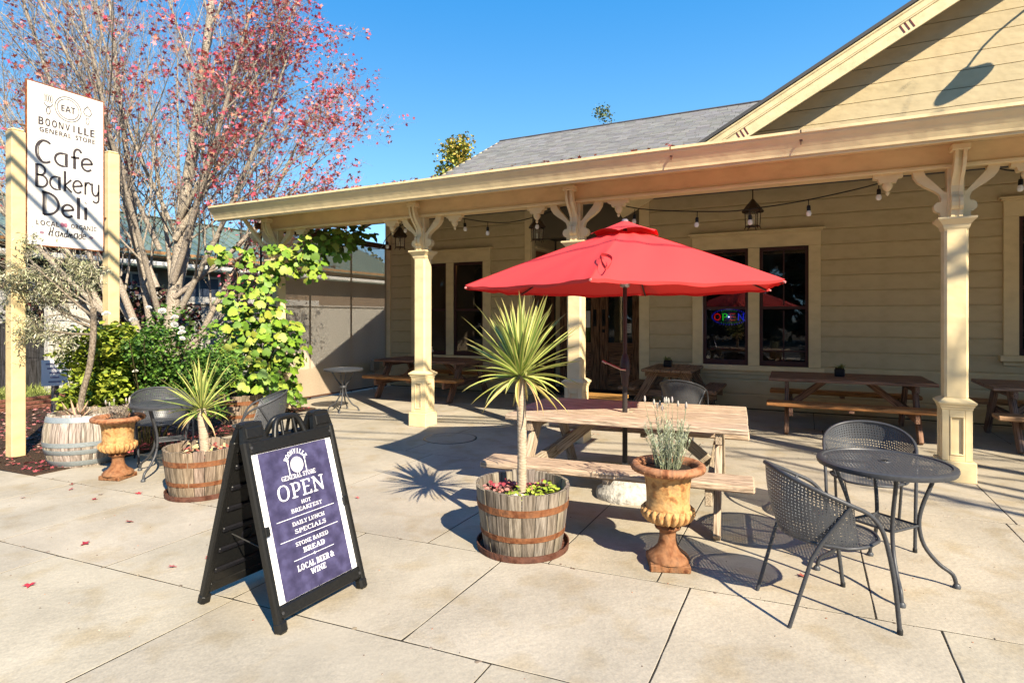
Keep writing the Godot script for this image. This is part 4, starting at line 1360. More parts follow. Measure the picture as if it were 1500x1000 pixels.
func open_sign() -> void:
	var t := thing("open_sign", "oval lit sign reading open in coloured dots behind glass", "sign", Vector3(-1.23, 1.60, -11.03))
	obj("backing", mb(Color(0.01, 0.01, 0.012)).box(Vector3(0, 0, -0.012), Vector3(0.62, 0.34, 0.01), 0.004), M.black, t)
	var em := func(c: Color) -> StandardMaterial3D:
		var m := StandardMaterial3D.new()
		m.albedo_color = Color(0.02, 0.02, 0.02)
		m.emission_enabled = true
		m.emission = c
		m.emission_energy_multiplier = 0.55
		return m
	var dots := func(called: String, pts: Array, c: Color, r := 0.0075) -> void:
		var m := mb()
		for p in pts:
			m.box(Vector3(p.x, p.y, 0.0), Vector3(r * 2, r * 2, 0.008), 0.003)
		obj(called, m, em.call(c), t)
	var o := []
	for k in 16:
		var a := TAU * k / 16
		o.append(Vector2(-0.20 + cos(a) * 0.05, sin(a) * 0.055))
	dots.call("led_letter", o, Color(1.0, 0.08, 0.06))
	var p := []
	for k in 7:
		p.append(Vector2(-0.105, -0.055 + k * 0.0183))
	for k in 7:
		var a := PI * 0.5 - PI * k / 6
		p.append(Vector2(-0.075 + cos(a) * 0.04, 0.026 + sin(a) * 0.029))
	dots.call("led_letter", p, Color(0.15, 1.0, 0.1))
	var e := []
	for k in 7:
		e.append(Vector2(0.02, -0.055 + k * 0.0183))
	for k in 4:
		for y in [-0.055, 0.0, 0.055]:
			e.append(Vector2(0.04 + k * 0.018, y))
	dots.call("led_letter", e, Color(0.7, 0.16, 0.04))
	var n := []
	for k in 7:
		n.append(Vector2(0.155, -0.055 + k * 0.0183))
		n.append(Vector2(0.235, -0.055 + k * 0.0183))
		n.append(Vector2(0.155 + k * 0.0133, 0.055 - k * 0.0183))
	dots.call("led_letter", n, Color(0.12, 0.18, 1.0))
	var ring := []
	for k in 40:
		var a := TAU * k / 40
		ring.append(Vector2(cos(a) * 0.29, sin(a) * 0.135))
	dots.call("led_ring", ring, Color(0.15, 0.15, 1.0), 0.006)
	var g := []
	for k in 8:
		g.append(Vector2(-0.13 + k * 0.035, 0.1 + 0.012 * sin(k * PI / 7)))
		g.append(Vector2(-0.13 + k * 0.035, -0.1 - 0.012 * sin(k * PI / 7)))
	dots.call("led_ring", g, Color(0.25, 0.7, 0.12), 0.005)
	var l := OmniLight3D.new()
	l.name = "led_glow"
	l.light_color = Color(0.5, 0.6, 1.0)
	l.light_energy = 0.02
	l.shadow_enabled = true
	l.omni_range = 20
	l.position = Vector3(0, 0, 0.1)
	t.add_child(l)
	# little bulb alight inside the left window
	var b := thing("pendant_bulb", "small warm bulb glowing inside the left window", "lamp", Vector3(-6.55, 2.84, -11.6))
	var m := StandardMaterial3D.new()
	m.emission_enabled = true
	m.emission = Color(1.0, 0.62, 0.2)
	m.emission_energy_multiplier = 4.0
	obj("glass", mb().lathe([Vector2(0, -0.05), Vector2(0.035, -0.03), Vector2(0.045, 0.0), Vector2(0.03, 0.04), Vector2(0.015, 0.06)], 14), m, b)
	obj("flex", mb(Color(0.02, 0.02, 0.02)).tube([Vector3(0, 0.06, 0), Vector3(0, 0.6, 0)], 0.006, 5), M.black, b)
	var bl := OmniLight3D.new()
	bl.name = "bulb_light"
	bl.light_color = Color(1.0, 0.7, 0.35)
	bl.light_energy = 0.12
	bl.omni_range = 20
	bl.shadow_enabled = true
	b.add_child(bl)

# ---------------------------------------------------------------- signs
func arc2(c: Vector2, r: Vector2, a0: float, a1: float, n := 12) -> Array:
	var out := []
	for k in n + 1:
		var a := deg_to_rad(lerpf(a0, a1, float(k) / n))
		out.append(c + Vector2(cos(a) * r.x, sin(a) * r.y))
	return out

# hand-lettered strokes, cap height 1: [advance, [polylines], [fine second lines]]
func glyph(ch: String) -> Array:
	match ch:
		"C": return [0.86, [arc2(Vector2(0.42, 0.5), Vector2(0.40, 0.48), 52, 308, 20)], [arc2(Vector2(0.46, 0.5), Vector2(0.34, 0.46), 118, 242)]]
		"a": return [0.78, [arc2(Vector2(0.36, 0.30), Vector2(0.33, 0.28), 88, 272, 14) + [Vector2(0.58, 0.02), Vector2(0.58, 0.60), Vector2(0.37, 0.58)]], [[Vector2(0.50, 0.06), Vector2(0.50, 0.56)]]]
		"f": return [0.50, [[Vector2(0.16, 0.0), Vector2(0.16, 0.70)] + arc2(Vector2(0.34, 0.70), Vector2(0.18, 0.22), 180, 20, 8), [Vector2(0.0, 0.50), Vector2(0.42, 0.54)]], [[Vector2(0.23, 0.0), Vector2(0.23, 0.5)]]]
		"e": return [0.66, [[Vector2(0.06, 0.28), Vector2(0.55, 0.37)] + arc2(Vector2(0.30, 0.30), Vector2(0.27, 0.28), 16, 320, 18)], []]
		"B": return [0.82, [[Vector2(0.10, 0.0), Vector2(0.10, 1.0)], [Vector2(0.10, 0.98)] + arc2(Vector2(0.30, 0.76), Vector2(0.28, 0.22), 90, -90, 10) + [Vector2(0.12, 0.54)], [Vector2(0.14, 0.54)] + arc2(Vector2(0.34, 0.28), Vector2(0.36, 0.26), 90, -90, 12) + [Vector2(0.10, 0.02)]], [[Vector2(0.19, 0.04), Vector2(0.19, 0.96)]]]
		"k": return [0.55, [[Vector2(0.08, 0.0), Vector2(0.08, 0.92)], [Vector2(0.46, 0.56), Vector2(0.10, 0.27), Vector2(0.50, 0.0)]], [[Vector2(0.15, 0.0), Vector2(0.15, 0.9)]]]
		"r": return [0.46, [[Vector2(0.10, 0.0), Vector2(0.10, 0.58)], [Vector2(0.10, 0.38)] + arc2(Vector2(0.29, 0.36), Vector2(0.18, 0.22), 150, 35, 8)], []]
		"y": return [0.56, [[Vector2(0.06, 0.58)] + arc2(Vector2(0.26, 0.28), Vector2(0.20, 0.26), 180, 350, 10), [Vector2(0.47, 0.58), Vector2(0.47, -0.12)] + arc2(Vector2(0.28, -0.14), Vector2(0.19, 0.16), 0, -150, 8)], []]
		"D": return [0.92, [[Vector2(0.10, 0.0), Vector2(0.10, 1.0)], [Vector2(0.02, 0.99), Vector2(0.10, 0.99)] + arc2(Vector2(0.20, 0.5), Vector2(0.58, 0.48), 88, -88, 18) + [Vector2(0.10, 0.01)]], [[Vector2(0.20, 0.03), Vector2(0.20, 0.97)]]]
		"l": return [0.36, [[Vector2(0.12, 0.0), Vector2(0.12, 0.98)]], [[Vector2(0.20, 0.0), Vector2(0.20, 0.98)]]]
		"i": return [0.34, [[Vector2(0.12, 0.0), Vector2(0.12, 0.58)], [Vector2(0.12, 0.76), Vector2(0.145, 0.80)]], [[Vector2(0.19, 0.0), Vector2(0.19, 0.58)]]]
		"H": return [0.95, [[Vector2(0.0, 0.1), Vector2(0.25, 1.0), Vector2(0.12, 0.0)], [Vector2(0.10, 0.45), Vector2(0.62, 0.55)], [Vector2(0.66, 1.0), Vector2(0.48, 0.0), Vector2(0.75, 0.12)]], []]
		"n": return [0.62, [[Vector2(0.0, 0.1), Vector2(0.12, 0.5), Vector2(0.08, 0.0), Vector2(0.26, 0.48), Vector2(0.38, 0.42), Vector2(0.36, 0.02), Vector2(0.56, 0.12)]], []]
		"m": return [0.9, [[Vector2(0.0, 0.1), Vector2(0.12, 0.5), Vector2(0.08, 0.0), Vector2(0.24, 0.48), Vector2(0.34, 0.42), Vector2(0.32, 0.0), Vector2(0.5, 0.48), Vector2(0.62, 0.42), Vector2(0.62, 0.02), Vector2(0.85, 0.12)]], []]
		"d": return [0.6, [arc2(Vector2(0.22, 0.24), Vector2(0.2, 0.24), 50, 330, 10), [Vector2(0.48, 1.0), Vector2(0.40, 0.04), Vector2(0.58, 0.12)]], []]
	return [0.4, [], []]

func stroke_word(word: String, from: Vector2, to_x: float, cap: float, w: float, col: Color, parent: Node3D, z: float, slant := 0.0) -> void:
	var total := 0.0
	for ch in word:
		total += glyph(ch)[0]
	var sx := (to_x - from.x) / total
	var x := 0.0
	for ch in word:
		var g := glyph(ch)
		var m := mb(col)
		for pass_ in [[g[1], w], [g[2], w * 0.38]]:
			for pl in pass_[0]:
				var a := []
				var b := []
				for k in pl.size():
					var p: Vector2 = pl[k]
					var d: Vector2 = pl[min(k + 1, pl.size() - 1)] - pl[max(k - 1, 0)]
					d = Vector2(d.x * sx, d.y * cap).normalized()
					var o := Vector2(from.x + (x + p.x + slant * p.y) * sx, from.y + p.y * cap)
					var q: Vector2 = Vector2(-d.y, d.x) * pass_[1] * 0.5
					a.append(Vector3(o.x + q.x, o.y + q.y, z))
					b.append(Vector3(o.x - q.x, o.y - q.y, z))
				m.strip(a, b)
		if m.v.size():
			obj("painted_letter", m, M.ink, parent)
		x += g[0]

func ring2(m: MB, c: Vector2, r: Vector2, w: float, z: float, n := 36, a0 := 0.0, a1 := 360.0) -> void:
	var a := []
	var b := []
	for k in n + 1:
		var t := deg_to_rad(lerpf(a0, a1, float(k) / n))
		a.append(Vector3(c.x + cos(t) * (r.x - w * 0.5), c.y + sin(t) * (r.y - w * 0.5), z))
		b.append(Vector3(c.x + cos(t) * (r.x + w * 0.5), c.y + sin(t) * (r.y + w * 0.5), z))
	m.strip(a, b)

func roadside_sign() -> void:
	var t := thing("roadside_sign", "tall white hand lettered cafe bakery deli sign between cream posts", "sign", Vector3(-8.1, 0, -3.93))
	for s in [[0.505, "near"], [-0.525, "far"]]:
		var m := mb(Color(0.66, 0.52, 0.28))
		m.box(Vector3(0, 1.86, 0), Vector3(0.14, 3.72, 0.14), 0.008)
		m.box(Vector3(0, 3.735, 0), Vector3(0.125, 0.03, 0.125), 0.012)
		obj("post", m, M.paint, t, Transform3D(Basis(), Vector3(0, 0, s[0])))
	var bs := Basis(Vector3(0, 0, -1), Vector3(0, 1, 0), Vector3(1, 0, 0))
	var bd := obj("board", mb(Color(0.72, 0.70, 0.665)).box(Vector3.ZERO, Vector3(0.82, 1.9, 0.03), 0.003), M.paint, t, Transform3D(bs, Vector3(0.03, 3.395, 0.005)))
	var rust := mb(Color(0.28, 0.11, 0.05))
	for s in [-1.0, 1.0]:
		rust.box(Vector3(s * 0.4135, 0, 0), Vector3(0.012, 1.93, 0.034), 0.002)
		rust.box(Vector3(0, s * 0.9565, 0), Vector3(0.815, 0.012, 0.034), 0.002)
	obj("edge_strip", rust, M.rust, bd)
	for v in [0.42, -0.52]:
		for s in [-1.0, 1.0]:
			obj("bracket_bolt", mb(Color(0.2, 0.11, 0.06)).tube([Vector3(s * 0.4, v, -0.005), Vector3(s * 0.47, v, -0.02)], 0.012, 8), M.metal, bd)
	var ink := Color(0.05, 0.04, 0.045)
	var thin := Color(0.07, 0.06, 0.06)
	var z := 0.0175
	var art := mb(thin)
	ring2(art, Vector2(0.01, 0.735), Vector2(0.142, 0.148), 0.009, z)
	ring2(art, Vector2(0.01, 0.735), Vector2(0.118, 0.122), 0.008, z)
	# fork: three tines, neck and oval handle
	for k in 4:
		ring2(art, Vector2(-0.235 + k * 0.023, 0.80), Vector2(0.009, 0.045), 0.006, z, 14)
	ring2(art, Vector2(-0.20, 0.745), Vector2(0.042, 0.04), 0.009, z, 14, 180, 360)
	# trowel: leaf-shaped blade and oval handle
	var bl := []
	for e in [[0.0, 0.10], [0.038, 0.055], [0.05, 0.01], [0.03, -0.025], [0.0, -0.03], [-0.03, -0.025], [-0.05, 0.01], [-0.038, 0.055], [0.0, 0.10]]:
		bl.append(Vector2(0.225 + e[0], 0.745 + e[1]))
	var pa := []
	var pb := []
	for p in bl:
		pa.append(Vector3(p.x, p.y, z))
		var q: Vector2 = Vector2(0.225, 0.765) + (p - Vector2(0.225, 0.765)) * 0.80
		pb.append(Vector3(q.x, q.y, z))
	art.strip(pa, pb)
	art.tint(ink)
	ring2(art, Vector2(-0.20, 0.655), Vector2(0.019, 0.042), 0.010, z)
	ring2(art, Vector2(0.225, 0.655), Vector2(0.018, 0.04), 0.008, z)
	obj("painted_cutlery", art, M.ink, bd)
	text("EAT", true, false, 0.15, 0.075, Vector3(0.01, 0.735, z), ink, bd)
	var bo := "BOONVILLE"
	for k in bo.length():
		if bo[k] == "I":
			obj("lettering", mb(ink).box(Vector3(-0.275 + k * 0.0695, 0.515, z), Vector3(0.015, 0.085, 0.0012)), M.ink, bd)
			continue
		text(bo[k], true, false, 0.052, 0.08 + 0.012 * absf(k - 4) / 4.0, Vector3(-0.275 + k * 0.0695, 0.515, z), ink, bd)
	text("GENERAL  STORE", true, false, 0.60, 0.055, Vector3(0.01, 0.415, z), ink, bd)
	stroke_word("Cafe", Vector2(-0.33, 0.025), 0.30, 0.27, 0.026, ink, bd, z)
	stroke_word("Bakery", Vector2(-0.34, -0.27), 0.37, 0.27, 0.023, ink, bd, z)
	stroke_word("Deli", Vector2(-0.27, -0.585), 0.25, 0.27, 0.027, ink, bd, z)
	text("LOCAL", true, false, 0.235, 0.056, Vector3(-0.205, -0.685, z), ink, bd)
	text("ORGANIC", true, false, 0.29, 0.056, Vector3(0.185, -0.685, z), ink, bd)
	var ht := mb(Color(0.42, 0.16, 0.22))
	for s in [-1.0, 1.0]:
		ring2(ht, Vector2(-0.035 + s * 0.018, -0.68), Vector2(0.011, 0.016), 0.022, z, 12)
	obj("painted_apple", ht, M.ink, bd)
	stroke_word("Handmade", Vector2(-0.20, -0.83), 0.21, 0.11, 0.012, ink, bd, z, 0.15)
	for s in [-1.0, 1.0]:
		var lf := mb(Color(0.28, 0.15, 0.2))
		ring2(lf, Vector2(s * 0.265, -0.80), Vector2(0.018, 0.009), 0.014, z, 12)
		obj("painted_leaf", lf, M.ink, bd)

func aframe_sign() -> void:
	var t := thing("sandwich_board", "black folding sandwich board with purple open poster on the patio", "sandwich board", Vector3(-2.685, 0, -2.42), -0.05)
	var blk := Color(0.013, 0.013, 0.015)
	for f in [1.0, -1.0]:
		var foot := Vector3(f * 0.325, 0, 0)
		var head := Vector3(f * 0.02, 1.0, 0)
		var vy := (head - foot).normalized()
		var ux := Vector3(0, 0, -f)
		var nz := ux.cross(vy)
		var bs := Basis(ux, vy, nz)
		var m := mb(blk)
		for s in [-1.0, 1.0]:
			# raised side rails with rounded edges, and the feet
			m.box(Vector3(s * 0.294, 0.49, 0.0), Vector3(0.034, 0.98, 0.045), 0.008)
			m.box(Vector3(s * 0.285, 0.028, 0.0), Vector3(0.058, 0.062, 0.055), 0.012)
		m.box(Vector3(0, 0.092, 0), Vector3(0.554, 0.064, 0.038), 0.008)
		m.box(Vector3(0, 0.94, 0), Vector3(0.554, 0.07, 0.038), 0.008)
		m.box(Vector3(0, 0.51, -0.008), Vector3(0.554, 0.79, 0.012))
		var pn := obj("front_panel" if f > 0 else "rear_panel", m, M.black, t, Transform3D(bs, foot))
		var lug := PackedVector2Array([Vector2(-0.075, 0.97), Vector2(0.075, 0.97), Vector2(0.062, 1.05), Vector2(0.045, 1.075), Vector2(-0.045, 1.075), Vector2(-0.062, 1.05)])
		for s in [-1.0, 1.0]:
			obj("hinge_lug", mb(blk).prism(lug, 0.03).box(Vector3(0, 1.02, 0.017), Vector3(0.1, 0.06, 0.012), 0.005), M.black, pn, Transform3D(Basis(), Vector3(s * 0.235, 0, -0.002)))
			obj("hinge_pin", mb(blk).tube([Vector3(s * 0.30, 1.065, -0.006), Vector3(s * 0.17, 1.065, -0.006)], 0.013, 10), M.black, pn)
		# carrying handle: a rounded arch in the middle
		obj("handle", mb(blk).tube(smooth([Vector3(-0.105, 0.96, 0), Vector3(-0.09, 1.02, 0), Vector3(-0.068, 1.062, 0), Vector3(-0.03, 1.075, 0), Vector3(0.03, 1.075, 0), Vector3(0.068, 1.062, 0), Vector3(0.09, 1.02, 0), Vector3(0.105, 0.96, 0)], 3), 0.017, 8).tube([Vector3(-0.045, 0.96, 0), Vector3(-0.04, 1.06, 0)], 0.01, 6).tube([Vector3(0.045, 0.96, 0), Vector3(0.04, 1.06, 0)], 0.01, 6), M.black, pn)
		for s in [-1.0, 1.0]:
			for v in [0.09, 0.94]:
				obj("screw", mb(Color(0.06, 0.06, 0.065)).lathe([Vector2(0, 0.003), Vector2(0.008, 0.002), Vector2(0.009, 0)], 10), M.metal, pn, Transform3D(Basis(Vector3.RIGHT, PI * 0.5), Vector3(s * 0.27, v, 0.02)))
		obj("clip", mb(blk).box(Vector3(-0.274, 0.50, 0.024), Vector3(0.03, 0.05, 0.014), 0.005).box(Vector3(0.274, 0.52, 0.024), Vector3(0.03, 0.05, 0.014), 0.005), M.black, pn)
		# ribs and roundels moulded into the inside
		for k in 6:
			obj("rib", mb(blk * 1.2).box(Vector3(0, 0.2 + k * 0.125, -0.018), Vector3(0.54, 0.03, 0.016), 0.006), M.black, pn)
			obj("roundel", mb(blk * 1.2).lathe([Vector2(0.028, 0), Vector2(0.03, 0.008), Vector2(0.036, 0.008), Vector2(0.038, 0)], 14), M.black, pn, Transform3D(Basis(Vector3.RIGHT, -PI * 0.5), Vector3((k % 2) * 0.2 - 0.1, 0.262 + k * 0.11, -0.014)))
		if f > 0:
			var pw := 0.554
			obj("white_margin", mb(Color(0.80, 0.80, 0.82)).box(Vector3(0, 0.515, 0.001), Vector3(pw - 0.004, 0.775, 0.006)), M.plain, pn)
			obj("poster", mb(Color(0.070, 0.064, 0.138)).box(Vector3(0, 0.515, 0.0045), Vector3(0.468, 0.772, 0.004)), M.poster, pn)
			var wh := Color(0.80, 0.80, 0.84)
			var y0 := 0.90
			var H := 0.77
			var z := 0.0075
			var Y := func(q: float) -> float: return y0 - H * q
			text("GENERAL STORE", false, true, 0.235, 0.025, Vector3(0, Y.call(0.212), z), wh, pn)
			text("OPEN", false, true, 0.32, 0.085, Vector3(0, Y.call(0.308), z), wh, pn)
			text("HOT", false, true, 0.065, 0.02, Vector3(0.012, Y.call(0.402), z), wh, pn)
			text("BREAKFEST", false, true, 0.215, 0.021, Vector3(0.01, Y.call(0.447), z), wh, pn)
			text("DAILY LUNCH", false, true, 0.225, 0.021, Vector3(0.006, Y.call(0.535), z), wh, pn)
			text("SPECIALS", false, true, 0.215, 0.023, Vector3(0.01, Y.call(0.588), z), wh, pn)
			text("STONE BAKED", false, true, 0.225, 0.021, Vector3(0.004, Y.call(0.674), z), wh, pn)
			text("BREAD", true, true, 0.15, 0.026, Vector3(0.006, Y.call(0.727), z), wh, pn)
			text("LOCAL BEER &", true, true, 0.255, 0.031, Vector3(0.0, Y.call(0.832), z), wh, pn)
			text("WINE", true, true, 0.105, 0.029, Vector3(0.004, Y.call(0.887), z), wh, pn)
			for e in [[0.49, 0.40], [0.63, 0.40], [0.775, 0.28]]:
				obj("rule", mb(wh).box(Vector3(0, Y.call(e[0]), z), Vector3(e[1], 0.0028, 0.0008)), M.ink, pn)
			obj("rule_star", mb(wh).prism(PackedVector2Array([Vector2(0, 0.009), Vector2(0.003, 0.003), Vector2(0.009, 0), Vector2(0.003, -0.003), Vector2(0, -0.009), Vector2(-0.003, -0.003), Vector2(-0.009, 0), Vector2(-0.003, 0.003)]), 0.0012), M.ink, pn, Transform3D(Basis(), Vector3(0, Y.call(0.775), z)))
			var word := "BOONVILLE"
			var c := Vector2(0, Y.call(0.135))
			for k in word.length():
				var a := deg_to_rad(150.0 - 120.0 * k / 8.0)
				text(word[k], true, true, 0.018 if word[k] != "I" else 0.009, 0.026, Vector3(c.x + cos(a) * 0.077, c.y + sin(a) * 0.077, z), wh, pn, Basis(Vector3(0, 0, 1), a - PI * 0.5))
			var plate := mb(wh)
			plate.xf = Transform3D(Basis(Vector3.RIGHT, PI * 0.5), Vector3(c.x, c.y, z))
			plate.lathe([Vector2(0, 0.0006), Vector2(0.036, 0.0006), Vector2(0.037, 0)], 28)
			plate.xf = Transform3D()
			ring2(plate, c, Vector2(0.042, 0.042), 0.003, z)
			for s in [-1.0, 1.0]:
				plate.box(Vector3(c.x + s * 0.058, c.y - 0.008, z), Vector3(0.005, 0.075, 0.001))
				plate.box(Vector3(c.x + s * 0.058, c.y + 0.035, z), Vector3(0.010, 0.022, 0.0012))
			obj("plate_emblem", plate, M.ink, pn)
	# stay strap between the two leaves
	obj("stay", mb(Color(0.08, 0.08, 0.08)).tube([Vector3(0.22, 0.33, 0.20), Vector3(-0.2, 0.38, 0.20)], 0.004, 5), M.metal, t)

func small_sign() -> void:
	var t := thing("notice_post", "small white notice on a grey wooden post beyond the barrel", "sign", Vector3(-9.42, 0, -4.44))
	board("post", Vector3(0.95, 0.07, 0.07), Color(0.26, 0.23, 0.21), M.wood_old, t, Vector3(0, 0.46, 0), Basis(Vector3(0, 1, 0), Vector3(-1, 0, 0), Vector3(0, 0, 1)))
	var bs := Basis(Vector3.UP, 0.95)
	var b := obj("notice", mb(Color(0.78, 0.78, 0.80)).box(Vector3.ZERO, Vector3(0.30, 0.36, 0.008), 0.002), M.plain, t, Transform3D(bs, Vector3(0.055, 0.82, 0.03)))
	var rows := [0.20, 0.17, 0.12, 0.10, 0.14]
	for k in 5:
		obj("print_line", mb(Color(0.22, 0.21, 0.32)).box(Vector3(0, 0.125 - k * 0.062, 0.005), Vector3(rows[k], 0.022, 0.001)), M.ink, b)

# ---------------------------------------------------------------- plants
func sword_leaf(L: float, w: float, droop: float, col: Color, edge: Color) -> MB:
	var m := mb()
	var ctr := []
	var p := Vector3.ZERO
	var pitch := 0.0
	var n := 7
	for k in n + 1:
		ctr.append(p)
		p += Vector3(cos(pitch), sin(pitch), 0) * L / n
		pitch -= droop * (0.3 + 1.4 * k / n) / n
	var tipc := Color(0.30, 0.19, 0.09)
	for side in [[-1.0, -0.45, edge], [-0.45, 0.0, col], [0.0, 0.45, col], [0.45, 1.0, edge]]:
		var a := []
		var b := []
		for k in n + 1:
			var f := float(k) / n
			var ww := w * 0.5 * (0.55 + 0.45 * sin(minf(f * 2.2, PI * 0.5))) * pow(maxf(1.0 - f, 0.0), 0.55) + 0.0004
			var lift := 0.35
			var q: Vector3 = ctr[k]
			a.append(q + Vector3(0, absf(side[0]) * ww * lift, side[0] * ww))
			b.append(q + Vector3(0, absf(side[1]) * ww * lift, side[1] * ww))
		m.col = side[2]
		var c0 := m.c.size()
		m.strip(a, b)
		for k in n + 1:
			var f := float(k) / n
			var w2 := clampf((f - 0.78) * 4.0, 0.0, 1.0)
			for e in 2:
				var cc: Color = m.c[c0 + k * 2 + e].lerp(Color(0.40, 0.42, 0.18), clampf(0.3 - f, 0.0, 0.3))
				m.c[c0 + k * 2 + e] = cc.lerp(tipc, w2 * 0.8)
	return m

func cordyline(label: String, at: Vector3, trunk: Array, tr: float, n: int, L: float, lean := 0.0) -> void:
	var t := thing("cordyline_palm", label, "spiky plant", at, 0.0, "spiky cordylines in half barrels")
	obj("trunk", mb(Color(0.56, 0.47, 0.37)).tube(smooth(trunk, 5), tr, 12), M.palm_bark, t)
	var c: Vector3 = trunk[trunk.size() - 1]
	for k in n:
		var f := (k + 0.5) / n
		# from hanging old leaves to the upright heart
		var el := lerpf(-0.75, 1.48, pow(f, 0.68)) + rf(-0.12, 0.12)
		var az := k * 2.39996 + rf(-0.25, 0.25)
		var ll := L * rf(0.72, 1.14) * lerpf(0.76, 1.12, clampf(el, 0.0, 1.0))
		var g := var_col(Color(0.17, 0.25, 0.05), 0.25)
		var e := var_col(Color(0.48, 0.48, 0.15), 0.15)
		if el < -0.35:
			g = var_col(Color(0.45, 0.40, 0.10), 0.2)
			e = var_col(Color(0.60, 0.50, 0.20), 0.2)
		var m := sword_leaf(ll, L * 0.078, rf(0.12, 0.45) + (0.5 if el < 0.1 else 0.0) + (0.35 if rng.randf() < 0.12 else 0.0), g, e)
		if el < -0.5 and rng.randf() < 0.5:
			m = sword_leaf(ll * 0.9, L * 0.05, rf(0.6, 1.2), Color(0.42, 0.30, 0.16), Color(0.36, 0.24, 0.12))
		obj("leaf", m, M.leaf, t, Transform3D(Basis(Vector3.UP, az) * Basis(Vector3(0, 0, 1), el) * Basis(Vector3.RIGHT, rf(-0.6, 0.6)), c + Vector3(0, 0.03 * f - 0.02, 0) + Vector3(cos(az), 0, -sin(az)) * 0.012))

func oval_leaf(L: float, w: float) -> ArrayMesh:
	var m := mb()
	m.strip([Vector3(0, 0, 0), Vector3(L * 0.25, 0.06 * L, -w * 0.42), Vector3(L * 0.55, 0.08 * L, -w * 0.5), Vector3(L * 0.82, 0.03 * L, -w * 0.3), Vector3(L, -0.04 * L, 0)], [Vector3(0, 0, 0.0001), Vector3(L * 0.25, 0.02 * L, 0), Vector3(L * 0.55, 0.03 * L, 0), Vector3(L * 0.82, 0.0, 0), Vector3(L, -0.04 * L, 0.0001)])
	m.strip([Vector3(0, 0, 0), Vector3(L * 0.25, 0.02 * L, 0), Vector3(L * 0.55, 0.03 * L, 0), Vector3(L * 0.82, 0.0, 0), Vector3(L, -0.04 * L, 0)], [Vector3(0, 0, 0.0001), Vector3(L * 0.25, 0.06 * L, w * 0.42), Vector3(L * 0.55, 0.08 * L, w * 0.5), Vector3(L * 0.82, 0.03 * L, w * 0.3), Vector3(L, -0.04 * L, 0.0001)])
	return m.mesh()

func rand_basis(tilt := 1.2) -> Basis:
	return Basis(Vector3.UP, rf(0, TAU)) * Basis(Vector3(0, 0, 1), rf(-tilt, tilt * 0.6)) * Basis(Vector3.RIGHT, rf(-0.8, 0.8))

func lavender(label: String, at: Vector3, n: int, hgt: float, spread: float, dry: bool) -> void:
	var t := thing("potted_lavender" if not dry else "dry_potted_shrub", label, "plant", at)
	var lf := oval_leaf(0.035, 0.005)
	var xs := []
	var cs := []
	for k in n:
		var a := rf(0, TAU)
		var r := sqrt(rng.randf()) * spread
		var tall := hgt * rf(0.35, 0.75)
		if k % 6 == 0:
			tall = hgt * rf(0.85, 1.0)
		var p0 := Vector3(cos(a) * r * 0.5, 0, sin(a) * r * 0.5)
		var p1 := Vector3(cos(a) * r, tall, sin(a) * r)
		var mid := (p0 + p1) * 0.5 + Vector3(rf(-0.015, 0.015), 0.02, rf(-0.015, 0.015))
		var pts := [p0, mid, p1]
		obj("stem", mb(var_col(Color(0.24, 0.27, 0.17) if not dry else Color(0.25, 0.2, 0.16), 0.2)).tube(pts, [0.0025, 0.0018, 0.0012], 4), M.leaf_dull, t)
		for j in (15 if k % 6 else 22):
			var f := rf(0.05, 1.0)
			if k % 6 == 0 and f > 0.75 and f < 0.93:
				continue
			var p: Vector3 = p0.lerp(mid, f * 2) if f < 0.5 else mid.lerp(p1, f * 2 - 1)
			xs.append(Transform3D(Basis(Vector3.UP, rf(0, TAU)) * Basis(Vector3(0, 0, 1), rf(0.4, 1.2)) * Basis.from_scale(Vector3.ONE * rf(0.7, 1.2)), p))
			cs.append(var_col(Color(0.37, 0.41, 0.30) if not dry else Color(0.33, 0.27, 0.22), 0.25))
		if k % 6 == 0:
			obj("flower_spike", mb(var_col(Color(0.36, 0.33, 0.30), 0.2)).lathe([Vector2(0, 0), Vector2(0.006, 0.008), Vector2(0.008, 0.022), Vector2(0.004, 0.04), Vector2(0, 0.045)], 6), M.leaf_dull, t, Transform3D(Basis(), p1))
	swarm("leaves", lf, M.leaf_dull, xs, cs, t)

func ground_cover(called: String, label: String, at: Vector3, r: float, n: int, cols: Array, size: float, hgt: float) -> void:
	var xs := []
	var cs := []
	for k in n:
		var a := rf(0, TAU)
		var q := sqrt(rng.randf()) * r
		var blob: float = 0.5 + 0.5 * sin(a * 3.0 + q * 20.0)
		xs.append(Transform3D(rand_basis(0.9) * Basis.from_scale(Vector3.ONE * rf(0.6, 1.3)), at + Vector3(cos(a) * q, rf(0, hgt) * blob, sin(a) * q)))
		var ci := int(clampf((cos(a - 0.7) * q / r * 0.5 + 0.5) * cols.size() + rf(-0.5, 0.5), 0, cols.size() - 1))
		cs.append(var_col(cols[ci], 0.3))
	var o := swarm(called, oval_leaf(size, size * 0.75), M.leaf, xs, cs, self)
	tag(o, label, "ground cover")

